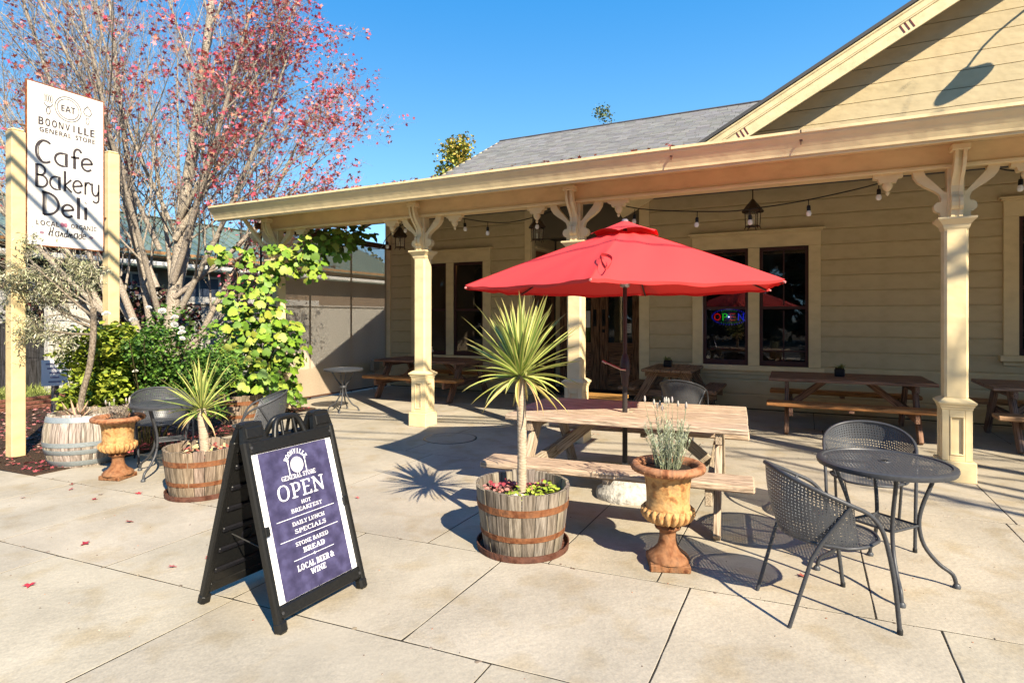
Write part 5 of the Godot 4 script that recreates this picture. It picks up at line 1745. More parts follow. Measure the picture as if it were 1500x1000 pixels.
func pot_plant(label: String, at: Vector3, flower: bool) -> void:
	var t := thing("potted_plant", label, "potted plant", at, 0.0, "small pots on the picnic tables")
	if flower:
		obj("pot", mb(Color(0.015, 0.015, 0.017)).lathe([Vector2(0.045, 0), Vector2(0.055, 0.05), Vector2(0.045, 0.11), Vector2(0.035, 0.10)], 16), M.black, t)
		for k in 9:
			var p := Vector3(rf(-0.06, 0.06), rf(0.14, 0.24), rf(-0.06, 0.06))
			obj("flower", mb(var_col(Color(0.72, 0.7, 0.68), 0.1)).lathe([Vector2(0, -0.01), Vector2(0.025, 0.0), Vector2(0.03, 0.014), Vector2(0.01, 0.02), Vector2(0, 0.016)], 9, Vector3.ZERO, 0.6, 5, 0.25), M.petal, t, Transform3D(Basis(Vector3.RIGHT, rf(-0.8, 0.8)), p))
			obj("stem", mb(Color(0.1, 0.15, 0.05)).tube([Vector3(0, 0.08, 0), p], 0.003, 4), M.leaf_dull, t)
	else:
		obj("pot", mb(Color(0.014, 0.014, 0.016)).box(Vector3(0, 0.055, 0), Vector3(0.13, 0.11, 0.13), 0.012), M.black, t)
		obj("soil", mb(Color(0.05, 0.035, 0.02)).box(Vector3(0, 0.113, 0), Vector3(0.11, 0.008, 0.11)), M.soil, t)
		for k in 40:
			var m := sword_leaf(rf(0.05, 0.10), 0.022, rf(0.4, 1.2), var_col(Color(0.16, 0.20, 0.05), 0.3), var_col(Color(0.22, 0.24, 0.07), 0.3))
			obj("leaf", m, M.leaf, t, Transform3D(Basis(Vector3.UP, rf(0, TAU)) * Basis(Vector3(0, 0, 1), rf(0.3, 1.4)), Vector3(rf(-0.04, 0.04), 0.11, rf(-0.04, 0.04))))

# woody plant: returns twig ends [pos, dir]
func grow(m: MB, p: Vector3, d: Vector3, L: float, r: float, lvl: int, cfg: Dictionary, tips: Array) -> void:
	var segs: int = cfg.segs[lvl]
	var pts := [p]
	var rad := [r]
	var q := p
	var dd := d
	for k in segs:
		dd = (dd + Vector3(rf(-1, 1), rf(-1, 1), rf(-1, 1)) * cfg.wob[lvl] + Vector3.UP * cfg.lift[lvl]).normalized()
		q += dd * L / segs
		pts.append(q)
		rad.append(lerpf(r, r * cfg.taper, float(k + 1) / segs))
	m.tube(pts, rad, cfg.sides[lvl], false)
	if lvl + 1 >= cfg.segs.size():
		tips.append([q, dd])
		tips.append([pts[segs / 2], dd])
		return
	var nb: int = cfg.kids[lvl]
	for k in nb:
		var f: float = lerpf(cfg.from[lvl], 1.0, (k + rf(0.1, 0.9)) / nb)
		var fi := f * segs
		var i0: int = min(int(fi), segs - 1)
		var bp: Vector3 = pts[i0].lerp(pts[i0 + 1], fi - i0)
		var bd: Vector3 = (pts[i0 + 1] - pts[i0]).normalized()
		var side := bd.cross(Vector3(rf(-1, 1), rf(-1, 1), rf(-1, 1))).normalized()
		var nd: Vector3 = (bd * cos(cfg.ang[lvl]) + side * sin(cfg.ang[lvl])).normalized()
		var rr: float = lerpf(r, r * cfg.taper, f) * cfg.thin[lvl]
		grow(m, bp, nd, L * cfg.len[lvl] * rf(0.7, 1.2) * lerpf(1.15, 0.6, f), maxf(rr, cfg.rmin), lvl + 1, cfg, tips)

func maple_tree() -> void:
	var at := Vector3(-12.0, 0, -7.6)
	var t := thing("maple_tree", "large many stemmed maple with sparse pink and red autumn leaves", "tree", at)
	# view-independent frame: the crown leans towards the open patio
	var cfg := {"segs": [9, 6, 4, 3], "wob": [0.05, 0.09, 0.13, 0.16], "lift": [0.03, 0.07, 0.06, 0.04], "taper": 0.28, "sides": [8, 6, 4, 3], "kids": [14, 9, 6], "from": [0.14, 0.15, 0.12], "ang": [0.55, 0.55, 0.6], "len": [0.46, 0.5, 0.52], "thin": [0.40, 0.5, 0.6], "rmin": 0.004}
	var rt := Vector3(0.893, 0, -0.450)
	var fw := Vector3(-0.450, 0, -0.893)
	var tips := []
	# stems: [base offset right, forward, height], [lean right, forward, up], length, radius
	var stems := [
		[[0.0, 0.0, 0.0], [0.09, 0.02, 1.0], 10.5, 0.155],
		[[-0.12, 0.1, 0.3], [-0.20, 0.05, 1.0], 9.0, 0.09],
		[[-0.18, 0.0, 0.5], [-0.45, -0.1, 1.0], 8.5, 0.08],
		[[-0.25, -0.1, 0.4], [-0.72, 0.1, 1.0], 8.0, 0.072],
		[[-0.2, 0.1, 0.7], [-1.0, -0.2, 1.0], 7.5, 0.065],
		[[0.2, 0.1, 0.2], [0.45, 0.3, 1.0], 7.5, 0.07],
		[[0.3, -0.1, 1.5], [0.6, -0.1, 1.0], 6.0, 0.066],
		[[0.22, 0.0, 2.3], [0.52, -0.3, 1.0], 6.0, 0.07],
		[[0.26, 0.0, 3.2], [0.50, 0.2, 1.0], 6.0, 0.065],
		[[0.25, 0.0, 2.0], [0.9, 0.2, 0.8], 4.4, 0.058],
		[[0.3, 0.05, 3.6], [0.7, -0.2, 1.0], 4.4, 0.055],
		[[0.1, 0.2, 1.4], [-0.1, 0.6, 1.0], 7.5, 0.065],
		[[0.0, -0.1, 1.6], [0.05, -0.55, 1.0], 6.5, 0.06],
		[[-0.1, 0.0, 2.2], [-0.55, 0.3, 1.0], 7.0, 0.06],
		[[-0.05, 0.0, 3.0], [-0.3, -0.3, 1.0], 6.5, 0.055],
		[[-0.3, 0.0, 1.0], [-0.9, 0.25, 1.0], 8.0, 0.06],
		[[0.3, 0.0, 0.8], [0.85, 0.0, 0.6], 3.6, 0.05],
	]
	var trunk := mb(Color(0.52, 0.47, 0.41))
	trunk.lathe([Vector2(0.36, -0.02), Vector2(0.27, 0.12), Vector2(0.22, 0.4), Vector2(0.18, 0.9), Vector2(0.15, 1.4)], 12)
	var fresh := true
	for e in stems:
		var b: Array = e[0]
		var d: Array = e[1]
		var m := mb(var_col(Color(0.55, 0.51, 0.465), 0.10))
		var dir: Vector3 = (rt * d[0] + fw * d[1] + Vector3.UP * d[2]).normalized()
		grow(m, rt * b[0] + fw * b[1] + Vector3.UP * b[2], dir, e[2], e[3], 0, cfg, tips)
		obj("stem", m, M.bark, t)
	obj("trunk", trunk, M.bark, t)
	var xs := []
	var cs := []
	var pal := [Color(0.60, 0.13, 0.17), Color(0.68, 0.26, 0.27), Color(0.50, 0.06, 0.11), Color(0.66, 0.26, 0.17), Color(0.42, 0.07, 0.12)]
	for k in tips.size():
		var p: Vector3 = tips[k][0]
		var side := p.dot(rt)
		# thicker on the right and outer parts, thin in the middle
		var pr := 0.125 + 0.05 * clampf(side, -1.0, 3.5) + (0.10 if side < -2.2 else 0.0)
		if p.y < 2.5:
			pr *= 0.6
		if rng.randf() > pr:
			continue
		for j in (2 + rng.randi() % 4):
			xs.append(Transform3D(rand_basis(1.5) * Basis.from_scale(Vector3.ONE * rf(0.6, 1.15)), p + Vector3(rf(-0.09, 0.09), rf(-0.12, 0.05), rf(-0.09, 0.09))))
			cs.append(var_col(pal[rng.randi() % 5], 0.3))
	swarm("leaves", maple_leaf(), M.leaf_red, xs, cs, t)
	print("maple tips ", tips.size(), " leaves ", xs.size())

func bare_tree(called: String, label: String, at: Vector3, stems: int, hgt: float, seed_: int, spread: float, kids: Array) -> void:
	var t := thing(called, label, "tree", at)
	rng.seed = seed_
	var cfg := {"segs": [7, 5, 4], "wob": [0.05, 0.1, 0.15], "lift": [0.05, 0.06, 0.05], "taper": 0.3, "sides": [7, 5, 4], "kids": kids, "from": [0.3, 0.2], "ang": [0.55, 0.6], "len": [0.36, 0.45], "thin": [0.42, 0.5], "rmin": 0.008}
	var tips := []
	for k in stems:
		var a := TAU * k / stems + 0.4
		var m := mb(Color(0.3, 0.25, 0.2))
		grow(m, Vector3(cos(a) * 0.15, 0, sin(a) * 0.15), Vector3(cos(a) * spread, 1, sin(a) * spread).normalized(), hgt * rf(0.85, 1.1), 0.11, 0, cfg, tips)
		obj("stem", m, M.bark, t)
	var xs := []
	var cs := []
	for e in tips:
		for j in kids[2]:
			xs.append(Transform3D(rand_basis(1.4) * Basis.from_scale(Vector3.ONE * rf(1.2, 2.2)), e[0] + Vector3(rf(-0.15, 0.15), rf(-0.15, 0.1), rf(-0.15, 0.15))))
			cs.append(var_col(Color(0.3, 0.2, 0.06), 0.3))
	swarm("leaves", maple_leaf(), M.leaf, xs, cs, t)

func olive_tree() -> void:
	var t := thing("olive_tree", "small leaning olive tree with silvery leaves in the pale barrel", "tree", Vector3(-7.34, 0.5, -3.70))
	var trunk := [Vector3(0, 0, 0), Vector3(0.03, 0.25, -0.02), Vector3(0.09, 0.55, -0.06), Vector3(0.12, 0.9, -0.08), Vector3(0.12, 1.2, -0.08)]
	obj("trunk", mb(Color(0.36, 0.31, 0.26)).tube(smooth(trunk, 4), 0.032, 9), M.bark, t)
	var rt := Vector3(0.893, 0, -0.450)
	var fw := Vector3(-0.450, 0, -0.893)
	var cfg := {"segs": [6, 5, 4], "wob": [0.12, 0.18, 0.22], "lift": [0.03, 0.02, -0.02], "taper": 0.3, "sides": [6, 4, 3], "kids": [9, 7], "from": [0.2, 0.15], "ang": [0.7, 0.75], "len": [0.5, 0.5], "thin": [0.5, 0.6], "rmin": 0.0022}
	var tips := []
	var top: Vector3 = trunk[4]
	for e in [[-1.2, 0.1, 0.45, 1.05, -0.18], [-1.0, -0.1, 0.8, 1.0, -0.1], [-0.55, 0.1, 1.0, 0.6, 0.0], [-1.2, 0.2, 0.12, 0.85, -0.3], [-1.2, -0.2, 0.3, 1.0, -0.22]]:
		var m := mb(Color(0.34, 0.30, 0.25))
		grow(m, top + Vector3.UP * e[4], (rt * e[0] + fw * e[1] + Vector3.UP * e[2]).normalized(), e[3], 0.017, 0, cfg, tips)
		obj("branch", m, M.bark, t)
	var xs := []
	var cs := []
	for e in tips:
		for j in 9:
			var p: Vector3 = e[0] - e[1] * rf(0, 0.22) + Vector3(rf(-0.03, 0.03), rf(-0.04, 0.03), rf(-0.03, 0.03))
			xs.append(Transform3D(rand_basis(1.3) * Basis.from_scale(Vector3.ONE * rf(0.7, 1.3)), p))
			cs.append(var_col([Color(0.31, 0.32, 0.19), Color(0.40, 0.39, 0.27), Color(0.20, 0.22, 0.11), Color(0.50, 0.47, 0.34)][j % 4], 0.2))
	swarm("leaves", oval_leaf(0.05, 0.011), M.leaf_dull, xs, cs, t)

func rose_bush() -> void:
	var at := Vector3(-7.48, 0, -4.55)
	var t := thing("rose_bush", "leafy green rose bush with white blooms behind the metal table", "bush", at)
	var rt := Vector3(0.893, 0, -0.450)
	var fw := Vector3(-0.450, 0, -0.893)
	for k in 16:
		var a := rf(0, TAU)
		var q := rf(0.3, 1.0)
		obj("cane", mb(Color(0.13, 0.12, 0.05)).tube(smooth([Vector3(cos(a) * 0.15, 0, sin(a) * 0.15), Vector3(cos(a) * q * 0.5, 0.7, sin(a) * q * 0.5), Vector3(cos(a) * q, 1.35, sin(a) * q)], 3), [0.014, 0.013, 0.012, 0.01, 0.008, 0.007, 0.005], 5), M.bark, t)
	var xs := []
	var cs := []
	# two growths: bigger yellow-green leaves on the left, small dark leaves on the right
	var blobs := []
	for k in 64:
		var u := rf(-0.98, 0.95)
		var v := rf(0.35, 1.0)
		var hm := 1.58 - 0.30 * u * u - (0.16 if u < -0.3 else 0.0)
		blobs.append([u, rf(-0.42, 0.4), v * hm, rf(0.16, 0.3), u < -0.12 + rf(-0.15, 0.15)])
	for b in blobs:
		var n := 210 if b[4] else 330
		for j in n:
			var d := Vector3(rf(-1, 1), rf(-1, 1), rf(-1, 1))
			if d.length() > 1.0:
				d = d.normalized() * rf(0.7, 1.0)
			var p: Vector3 = rt * b[0] + fw * b[1] + Vector3.UP * b[2] + d * b[3]
			if p.y < 0.12:
				continue
			var s := rf(0.9, 1.5) if b[4] else rf(0.55, 0.95)
			xs.append(Transform3D(rand_basis(1.0) * Basis.from_scale(Vector3.ONE * s), p))
			cs.append(var_col([Color(0.22, 0.28, 0.03), Color(0.30, 0.34, 0.04), Color(0.14, 0.20, 0.03)][j % 3] if b[4] else [Color(0.08, 0.17, 0.03), Color(0.12, 0.23, 0.03), Color(0.05, 0.12, 0.02)][j % 3], 0.3))
	swarm("leaves", oval_leaf(0.062, 0.04), M.leaf, xs, cs, t)
	for e in [[-0.5, 1.58], [-0.36, 1.5], [-0.62, 1.3], [-0.1, 1.62], [0.12, 1.55], [0.62, 1.5], [0.5, 1.66], [0.34, 1.7], [0.72, 1.4], [0.76, 1.34], [0.7, 1.46], [0.2, 0.95], [0.6, 1.58]]:
		var f := mb(Color(0.66, 0.65, 0.60))
		for r in 3:
			for k in 6:
				var a := TAU * k / 6 + r * 0.5
				var rr := 0.05 - r * 0.013
				f.strip([Vector3(cos(a - 0.5) * 0.008, 0.0 + r * 0.008, sin(a - 0.5) * 0.008), Vector3(cos(a - 0.45) * rr, 0.018 + r * 0.012, sin(a - 0.45) * rr)], [Vector3(cos(a + 0.5) * 0.008, r * 0.008, sin(a + 0.5) * 0.008), Vector3(cos(a + 0.45) * rr, 0.022 + r * 0.012, sin(a + 0.45) * rr)])
		obj("flower", f, M.petal, t, Transform3D(Basis(Vector3(0, 0, 1), rf(-0.9, -0.2)) * Basis(Vector3.RIGHT, rf(0.1, 0.7)) * Basis.from_scale(Vector3.ONE * rf(0.65, 1.0)), rt * e[0] - fw * rf(0.42, 0.62) + Vector3.UP * e[1]))

func vine_leaf() -> MB:
	var m := mb()
	var rim := []
	for k in 13:
		var a := -PI * 0.5 + 0.35 + (TAU - 0.7) * k / 12.0
		var r: float = [0.055, 0.07, 0.062, 0.072, 0.06, 0.075, 0.085, 0.075, 0.06, 0.072, 0.062, 0.07, 0.055][k]
		rim.append(Vector3(cos(a) * r, 0.012 * sin(k * 1.9) + r * r * 1.2, -sin(a) * r - 0.03))
	var b := m.add(Vector3(0, 0, 0), Vector3.UP)
	for p in rim:
		m.add(p, Vector3(p.x * 2.0, 1, p.z * 2.0).normalized())
	for k in 12:
		m.i.append_array(PackedInt32Array([b, b + k + 2, b + k + 1]))
	return m

func grape_vine() -> void:
	var at := Vector3(-7.85, 0, -6.2)
	var t := thing("grape_vine", "bright green grape vine climbing from its barrel up the leftmost porch post", "vine", at)
	var rt := Vector3(0.893, 0, -0.450)
	var fw := Vector3(-0.450, 0, -0.893)
	var C := func(u: float, f: float, y: float) -> Vector3: return rt * u + fw * f + Vector3.UP * y
	var canes := [
		[C.call(0, 0, 0.3), C.call(-0.1, 0.3, 0.9), C.call(0.1, 0.6, 1.6), C.call(0.3, 0.8, 2.3), C.call(0.75, 0.7, 2.7), C.call(1.25, 0.7, 2.75)],
		[C.call(0.1, 0, 0.3), C.call(0.4, 0.1, 0.9), C.call(0.55, 0.2, 1.3), C.call(0.7, 0.2, 1.1)],
		[C.call(-0.1, 0, 0.3), C.call(-0.3, 0.1, 1.0), C.call(-0.2, 0.3, 1.7), C.call(-0.35, 0.6, 2.5), C.call(-0.55, 0.5, 2.6)],
		[C.call(0.3, 0.8, 2.3), C.call(0.95, 1.4, 2.75), C.call(1.3, 2.0, 3.05)],
	]
	for c in canes:
		obj("cane", mb(Color(0.16, 0.10, 0.05)).tube(smooth(c, 5), 0.011, 5), M.bark, t)
	# leafy masses: [right, forward, height, radius, leaves, dark]
	var mass := [
		[-0.05, 0.0, 0.75, 0.45, 70, 0], [0.30, -0.05, 0.65, 0.38, 55, 0], [0.45, 0.05, 1.05, 0.42, 70, 0], [-0.12, 0.1, 1.25, 0.45, 75, 0], [0.2, 0.15, 1.55, 0.40, 62, 0], [-0.2, 0.2, 1.75, 0.3, 38, 0],
		[0.55, 0.15, 0.35, 0.25, 28, 0], [0.5, 0.1, 1.35, 0.25, 26, 0], [0.10, 0.35, 2.05, 0.30, 40, 0], [0.35, 0.4, 2.45, 0.32, 46, 0], [0.75, 0.4, 2.65, 0.30, 48, 0], [1.10, 0.45, 2.75, 0.26, 42, 0], [0.8, 0.4, 2.35, 0.22, 22, 0], [-0.5, 0.5, 2.6, 0.2, 14, 0], [-0.2, 0.5, 2.55, 0.2, 14, 0],
		[0.85, 1.4, 2.95, 0.28, 26, 1], [1.08, 2.0, 3.08, 0.28, 26, 1], [0.6, 1.3, 3.0, 0.25, 18, 1],
	]
	var variants := []
	var pal := [Color(0.12, 0.23, 0.025), Color(0.17, 0.29, 0.03), Color(0.24, 0.33, 0.045), Color(0.09, 0.18, 0.02), Color(0.25, 0.29, 0.045)]
	for c in pal:
		var m := vine_leaf()
		for k in m.c.size():
			m.c[k] = c if k > 0 else Color(c.r * 1.2, c.g * 1.1, c.b)
		variants.append(m.mesh())
	var xs := []
	var cs := []
	var made := 0
	for e in mass:
		for j in int(e[4] * 1.7):
			var d := Vector3(rf(-1, 1), rf(-1, 1), rf(-1, 1)).normalized() * pow(rng.randf(), 0.45)
			var p: Vector3 = C.call(e[0] * 1.2 + 0.06, e[1], e[2]) + d * e[3] * 1.08
			var s := rf(0.4, 1.2)
			# leaves lie outward and towards the light
			var up := (d * 0.7 + Vector3(0.55, 0.55, 0.35) + Vector3(rf(-0.6, 0.6), rf(-0.5, 0.5), rf(-0.6, 0.6))).normalized()
			var x := up.cross(Vector3(rf(-0.4, 0.4), -1, rf(-0.4, 0.4))).normalized()
			var bs := Basis(x, up, x.cross(up)).scaled_local(Vector3.ONE * s)
			if made < 300 and d.dot(-fw) > -0.1 and j % 3 != 0:
				var o := MeshInstance3D.new()
				o.mesh = variants[rng.randi() % 5]
				o.material_override = M.leaf
				o.name = "leaf"
				t.add_child(o, true)
				o.transform = Transform3D(bs, p)
				made += 1
			else:
				xs.append(Transform3D(bs, p))
				cs.append(var_col(pal[rng.randi() % 5] if e[5] == 0 else Color(0.08, 0.13, 0.02), 0.25))
	swarm("leaves", vine_leaf().mesh(), M.leaf, xs, cs, t)

# ---------------------------------------------------------------- surroundings
func shade_screen() -> void:
	var t := thing("shade_screen", "tan see through sun screen closing the left end of the porch", "sun screen", Vector3(-8.62, 0, -9.0))
	var wd := Color(0.13, 0.065, 0.04)
	board("top_rail", Vector3(3.7, 0.11, 0.07), wd, M.wood, t, Vector3(0, 3.2, 0.02), Basis(Vector3(0, 0, 1), Vector3(0, 1, 0), Vector3(-1, 0, 0)))
	for z in [-1.68, -0.55, 0.6, 1.75]:
		obj("mullion", mb(Color(0.04, 0.03, 0.028)).box(Vector3(-0.02, 1.58, z), Vector3(0.03, 3.14, 0.03), 0.004), M.metal, t)
	var rows := []
	for r in 9:
		var row := []
		for k in 36:
			var z := -1.66 + 3.40 * k / 35.0
			row.append(Vector3(0.012 + 0.012 * sin(k * 0.9 + r * 0.25), 0.04 + 3.1 * r / 8.0, z))
		rows.append(row)
	obj("screen_cloth", mb(Color(0.56, 0.45, 0.335)).grid(rows), M.screen, t)
	obj("bottom_rail", mb(wd).box(Vector3(0.02, 0.05, 0.02), Vector3(0.03, 0.03, 3.4), 0.004), M.metal, t)
	var ob := thing("outlet_box", "grey electrical box behind the bench at the screen", "electrical box", Vector3(-8.5, 0.42, -10.15))
	obj("box", mb(Color(0.3, 0.29, 0.27)).box(Vector3(0, 0.12, 0), Vector3(0.1, 0.24, 0.2), 0.01), M.metal, ob)
	obj("conduit", mb(Color(0.3, 0.29, 0.27)).tube([Vector3(-0.03, 0.0, 0), Vector3(-0.03, -0.42, 0)], 0.012, 6), M.metal, ob)

func neighbours() -> void:
	# white garden wall running back along the side
	var w := thing("garden_wall", "low white rendered wall behind the rose bush and sun screen", "wall", Vector3(-13.7, 0, -13.8))
	obj("wall_face", mb(Color(0.74, 0.71, 0.66)).box(Vector3(0, 0.95, 0), Vector3(0.18, 1.9, 15.0), 0.01), M.stone, w)
	obj("coping", mb(Color(0.62, 0.58, 0.52)).box(Vector3(0, 1.93, 0), Vector3(0.26, 0.06, 15.05), 0.015), M.stone, w)
	# dark board fence at far left
	var f := thing("board_fence", "dark slate board fence behind the small notice post", "fence", Vector3(-14.6, 0, -4.0))
	for k in 44:
		board("fence_board", Vector3(1.42, 0.15, 0.025), var_col(Color(0.045, 0.047, 0.055), 0.2), M.wood, f, Vector3(0, 0.76, -3.4 + k * 0.156), Basis(Vector3(0, 1, 0), Vector3(0, 0, 1), Vector3(1, 0, 0)))
	for y in [0.35, 1.2]:
		board("fence_rail", Vector3(6.9, 0.09, 0.04), Color(0.04, 0.04, 0.045), M.wood, f, Vector3(-0.04, y, 0), Basis(Vector3(0, 0, 1), Vector3(0, 1, 0), Vector3(-1, 0, 0)))
	# green metal roofed building beyond the maple
	var b := thing("green_roofed_building", "low building with green metal roof and white gutter beyond the maple", "building", Vector3(-19.0, 0, -12.0))
	obj("wall", mb(Color(0.2, 0.15, 0.11)).box(Vector3(-4.0, 1.8, 0), Vector3(8.0, 3.6, 26), 0), M.plain, b)
	obj("lower_wall", mb(Color(0.72, 0.70, 0.68)).box(Vector3(0.03, 1.15, 3.0), Vector3(0.1, 2.3, 19.8)), M.stone, b)
	var rs := atan2(1.75, 3.7)
	for k in 52:
		var m := mb(var_col(Color(0.22, 0.30, 0.245), 0.05))
		m.box(Vector3(0, 0, 0), Vector3(4.2, 0.03, 0.50))
		m.box(Vector3(0, 0.03, 0.24), Vector3(4.2, 0.035, 0.03))
		obj("roof_panel", m, M.metal, b, Transform3D(Basis(Vector3(0, 0, 1), -rs), Vector3(-1.55, 4.48, -13.2 + k * 0.5)))
	obj("roof_back", mb(Color(0.2, 0.27, 0.22)).box(Vector3(0, 0, 0), Vector3(4.6, 0.03, 26.4)), M.metal, b, Transform3D(Basis(Vector3(0, 0, 1), rs), Vector3(-5.5, 4.48, 0)))
	obj("fascia", mb(Color(0.38, 0.2, 0.09)).box(Vector3(0.27, 3.62, 0), Vector3(0.04, 0.2, 26.2)), M.paint, b)
	obj("gutter", mb(Color(0.72, 0.70, 0.66)).box(Vector3(0.62, 3.28, 0), Vector3(0.14, 0.14, 26.3), 0.02), M.paint, b)
	obj("lean_to_roof", mb(Color(0.22, 0.29, 0.24)).box(Vector3(0.35, 3.3, 0), Vector3(0.8, 0.03, 26), 0), M.metal, b, Transform3D(Basis(), Vector3(0, -0.12, 0)))
	for k in range(4, 9):
		var wn := obj("window", mb(Color(0.6, 0.58, 0.55)).box(Vector3(0.02, 2.55, -10.5 + k * 2.3), Vector3(0.09, 0.95, 1.7), 0.01), M.paint, b)
		obj("window_glass", mb(Color(0.06, 0.08, 0.13)).box(Vector3(0.068, 2.55, -10.5 + k * 2.3), Vector3(0.01, 0.8, 1.5)), M.black, wn)
		obj("glazing_bar", mb(Color(0.5, 0.48, 0.46)).box(Vector3(0.075, 2.55, -10.5 + k * 2.3), Vector3(0.014, 0.8, 0.05)), M.paint, wn)
	# dark plum shrubs in front of it
	var pl := thing("plum_shrub", "dark red leaved shrub mass beneath the maple", "shrub", Vector3(-12.7, 0, -8.1))
	var rt := Vector3(0.893, 0, -0.450)
	var fw := Vector3(-0.450, 0, -0.893)
	var xs := []
	var cs := []
	for k in 5200:
		var u := rf(-3.4, 0.6)
		var top := 2.5 - 0.18 * (u + 1.5) * (u + 1.5)
		var y := rf(0.3, 1.0) * top
		xs.append(Transform3D(rand_basis(1.3) * Basis.from_scale(Vector3.ONE * rf(0.8, 1.6)), rt * (u + rf(-0.2, 0.2)) + fw * rf(-0.5, 0.6) + Vector3.UP * y))
		cs.append(var_col([Color(0.05, 0.022, 0.022), Color(0.12, 0.025, 0.03), Color(0.035, 0.045, 0.02), Color(0.05, 0.06, 0.025)][k % 4], 0.4))
	for k in 14:
		obj("stem", mb(Color(0.2, 0.15, 0.12)).tube([rt * rf(-3.0, 0.4), rt * rf(-3.4, 0.4) + Vector3.UP * 1.9], [0.02, 0.008], 5), M.bark, pl)
	swarm("leaves", oval_leaf(0.085, 0.055), M.leaf_dull, xs, cs, pl)

func leafy_tree(called: String, label: String, at: Vector3, h: float, rad: float, n: int, cols: Array, size: float) -> void:
	var t := thing(called, label, "tree", at)
	obj("trunk", mb(Color(0.16, 0.12, 0.09)).tube([Vector3.ZERO, Vector3(0.05, h * 0.45, 0), Vector3(0, h * 0.9, 0)], [0.22, 0.15, 0.04], 8), M.bark, t)
	var xs := []
	var cs := []
	var lobes := []
	for k in 26:
		var y := rf(0.38, 1.0)
		var rr := rad * sin(clampf((1.06 - y) * 2.2, 0.0, 1.5))
		var a := rf(0, TAU)
		var q := sqrt(rng.randf()) * rr
		lobes.append([Vector3(cos(a) * q, y * h, sin(a) * q), rf(0.18, 0.34) * rad])
	for k in n:
		var l: Array = lobes[k % lobes.size()]
		var d := Vector3(rf(-1, 1), rf(-1, 1), rf(-1, 1)).normalized() * pow(rng.randf(), 0.5)
		xs.append(Transform3D(rand_basis(1.4) * Basis.from_scale(Vector3.ONE * rf(0.7, 1.4)), l[0] + d * l[1]))
		cs.append(var_col(cols[k % cols.size()], 0.3))
	swarm("leaves", oval_leaf(size, size * 0.6), M.leaf, xs, cs, t)

func street_side() -> void:
	# wires and poles along the road; they throw the thin shadows on patio and sign
	var p := thing("utility_pole", "wooden utility pole by the road right of the shop", "utility pole", Vector3(12.2, 0, -3.4))
	obj("shaft", mb(Color(0.16, 0.11, 0.07)).tube([Vector3.ZERO, Vector3(0, 8.3, 0)], [0.15, 0.11], 12), M.bark, p)
	board("crossarm", Vector3(2.6, 0.11, 0.09), Color(0.16, 0.11, 0.07), M.wood_old, p, Vector3(0, 7.0, 0.3), Basis(Vector3(0, 0, 1), Vector3(0, 1, 0), Vector3(-1, 0, 0)))
	var k := 0
	for z in [-0.95, -0.52, -2.2, -1.98, -2.5]:
		var a := Vector3(12.2, 7.05, z - 2.65)
		var b := Vector3(-30.0, 7.05, z + 7.9)
		var pts := []
		for j in 25:
			var f := j / 24.0
			pts.append(a.lerp(b, f) - Vector3(0, 0.25 * 4 * f * (1 - f), 0))
		for j in 25:
			pts[j] -= Vector3(12.2, 0, -3.4)
		obj("power_cable", mb(Color(0.02, 0.02, 0.02)).tube(pts, 0.019 if k < 2 else 0.034, 6), M.black, p)
		k += 1

func fallen_leaf(x: float, z: float, big: float, label: String) -> void:
	var s := Basis(Vector3.UP, rf(0, TAU)) * Basis(Vector3.RIGHT, rf(-0.35, 0.35)) * Basis.from_scale(Vector3.ONE * big)
	var o := MeshInstance3D.new()
	o.mesh = fl_mesh[rng.randi() % 3]
	o.material_override = M.leaf_dull
	o.name = numbered("fallen_leaf")
	add_child(o)
	o.transform = Transform3D(s, Vector3(x, 0.008, z))
	tag(o, label, "leaf", "fallen red leaves on the patio")

var fl_mesh := []

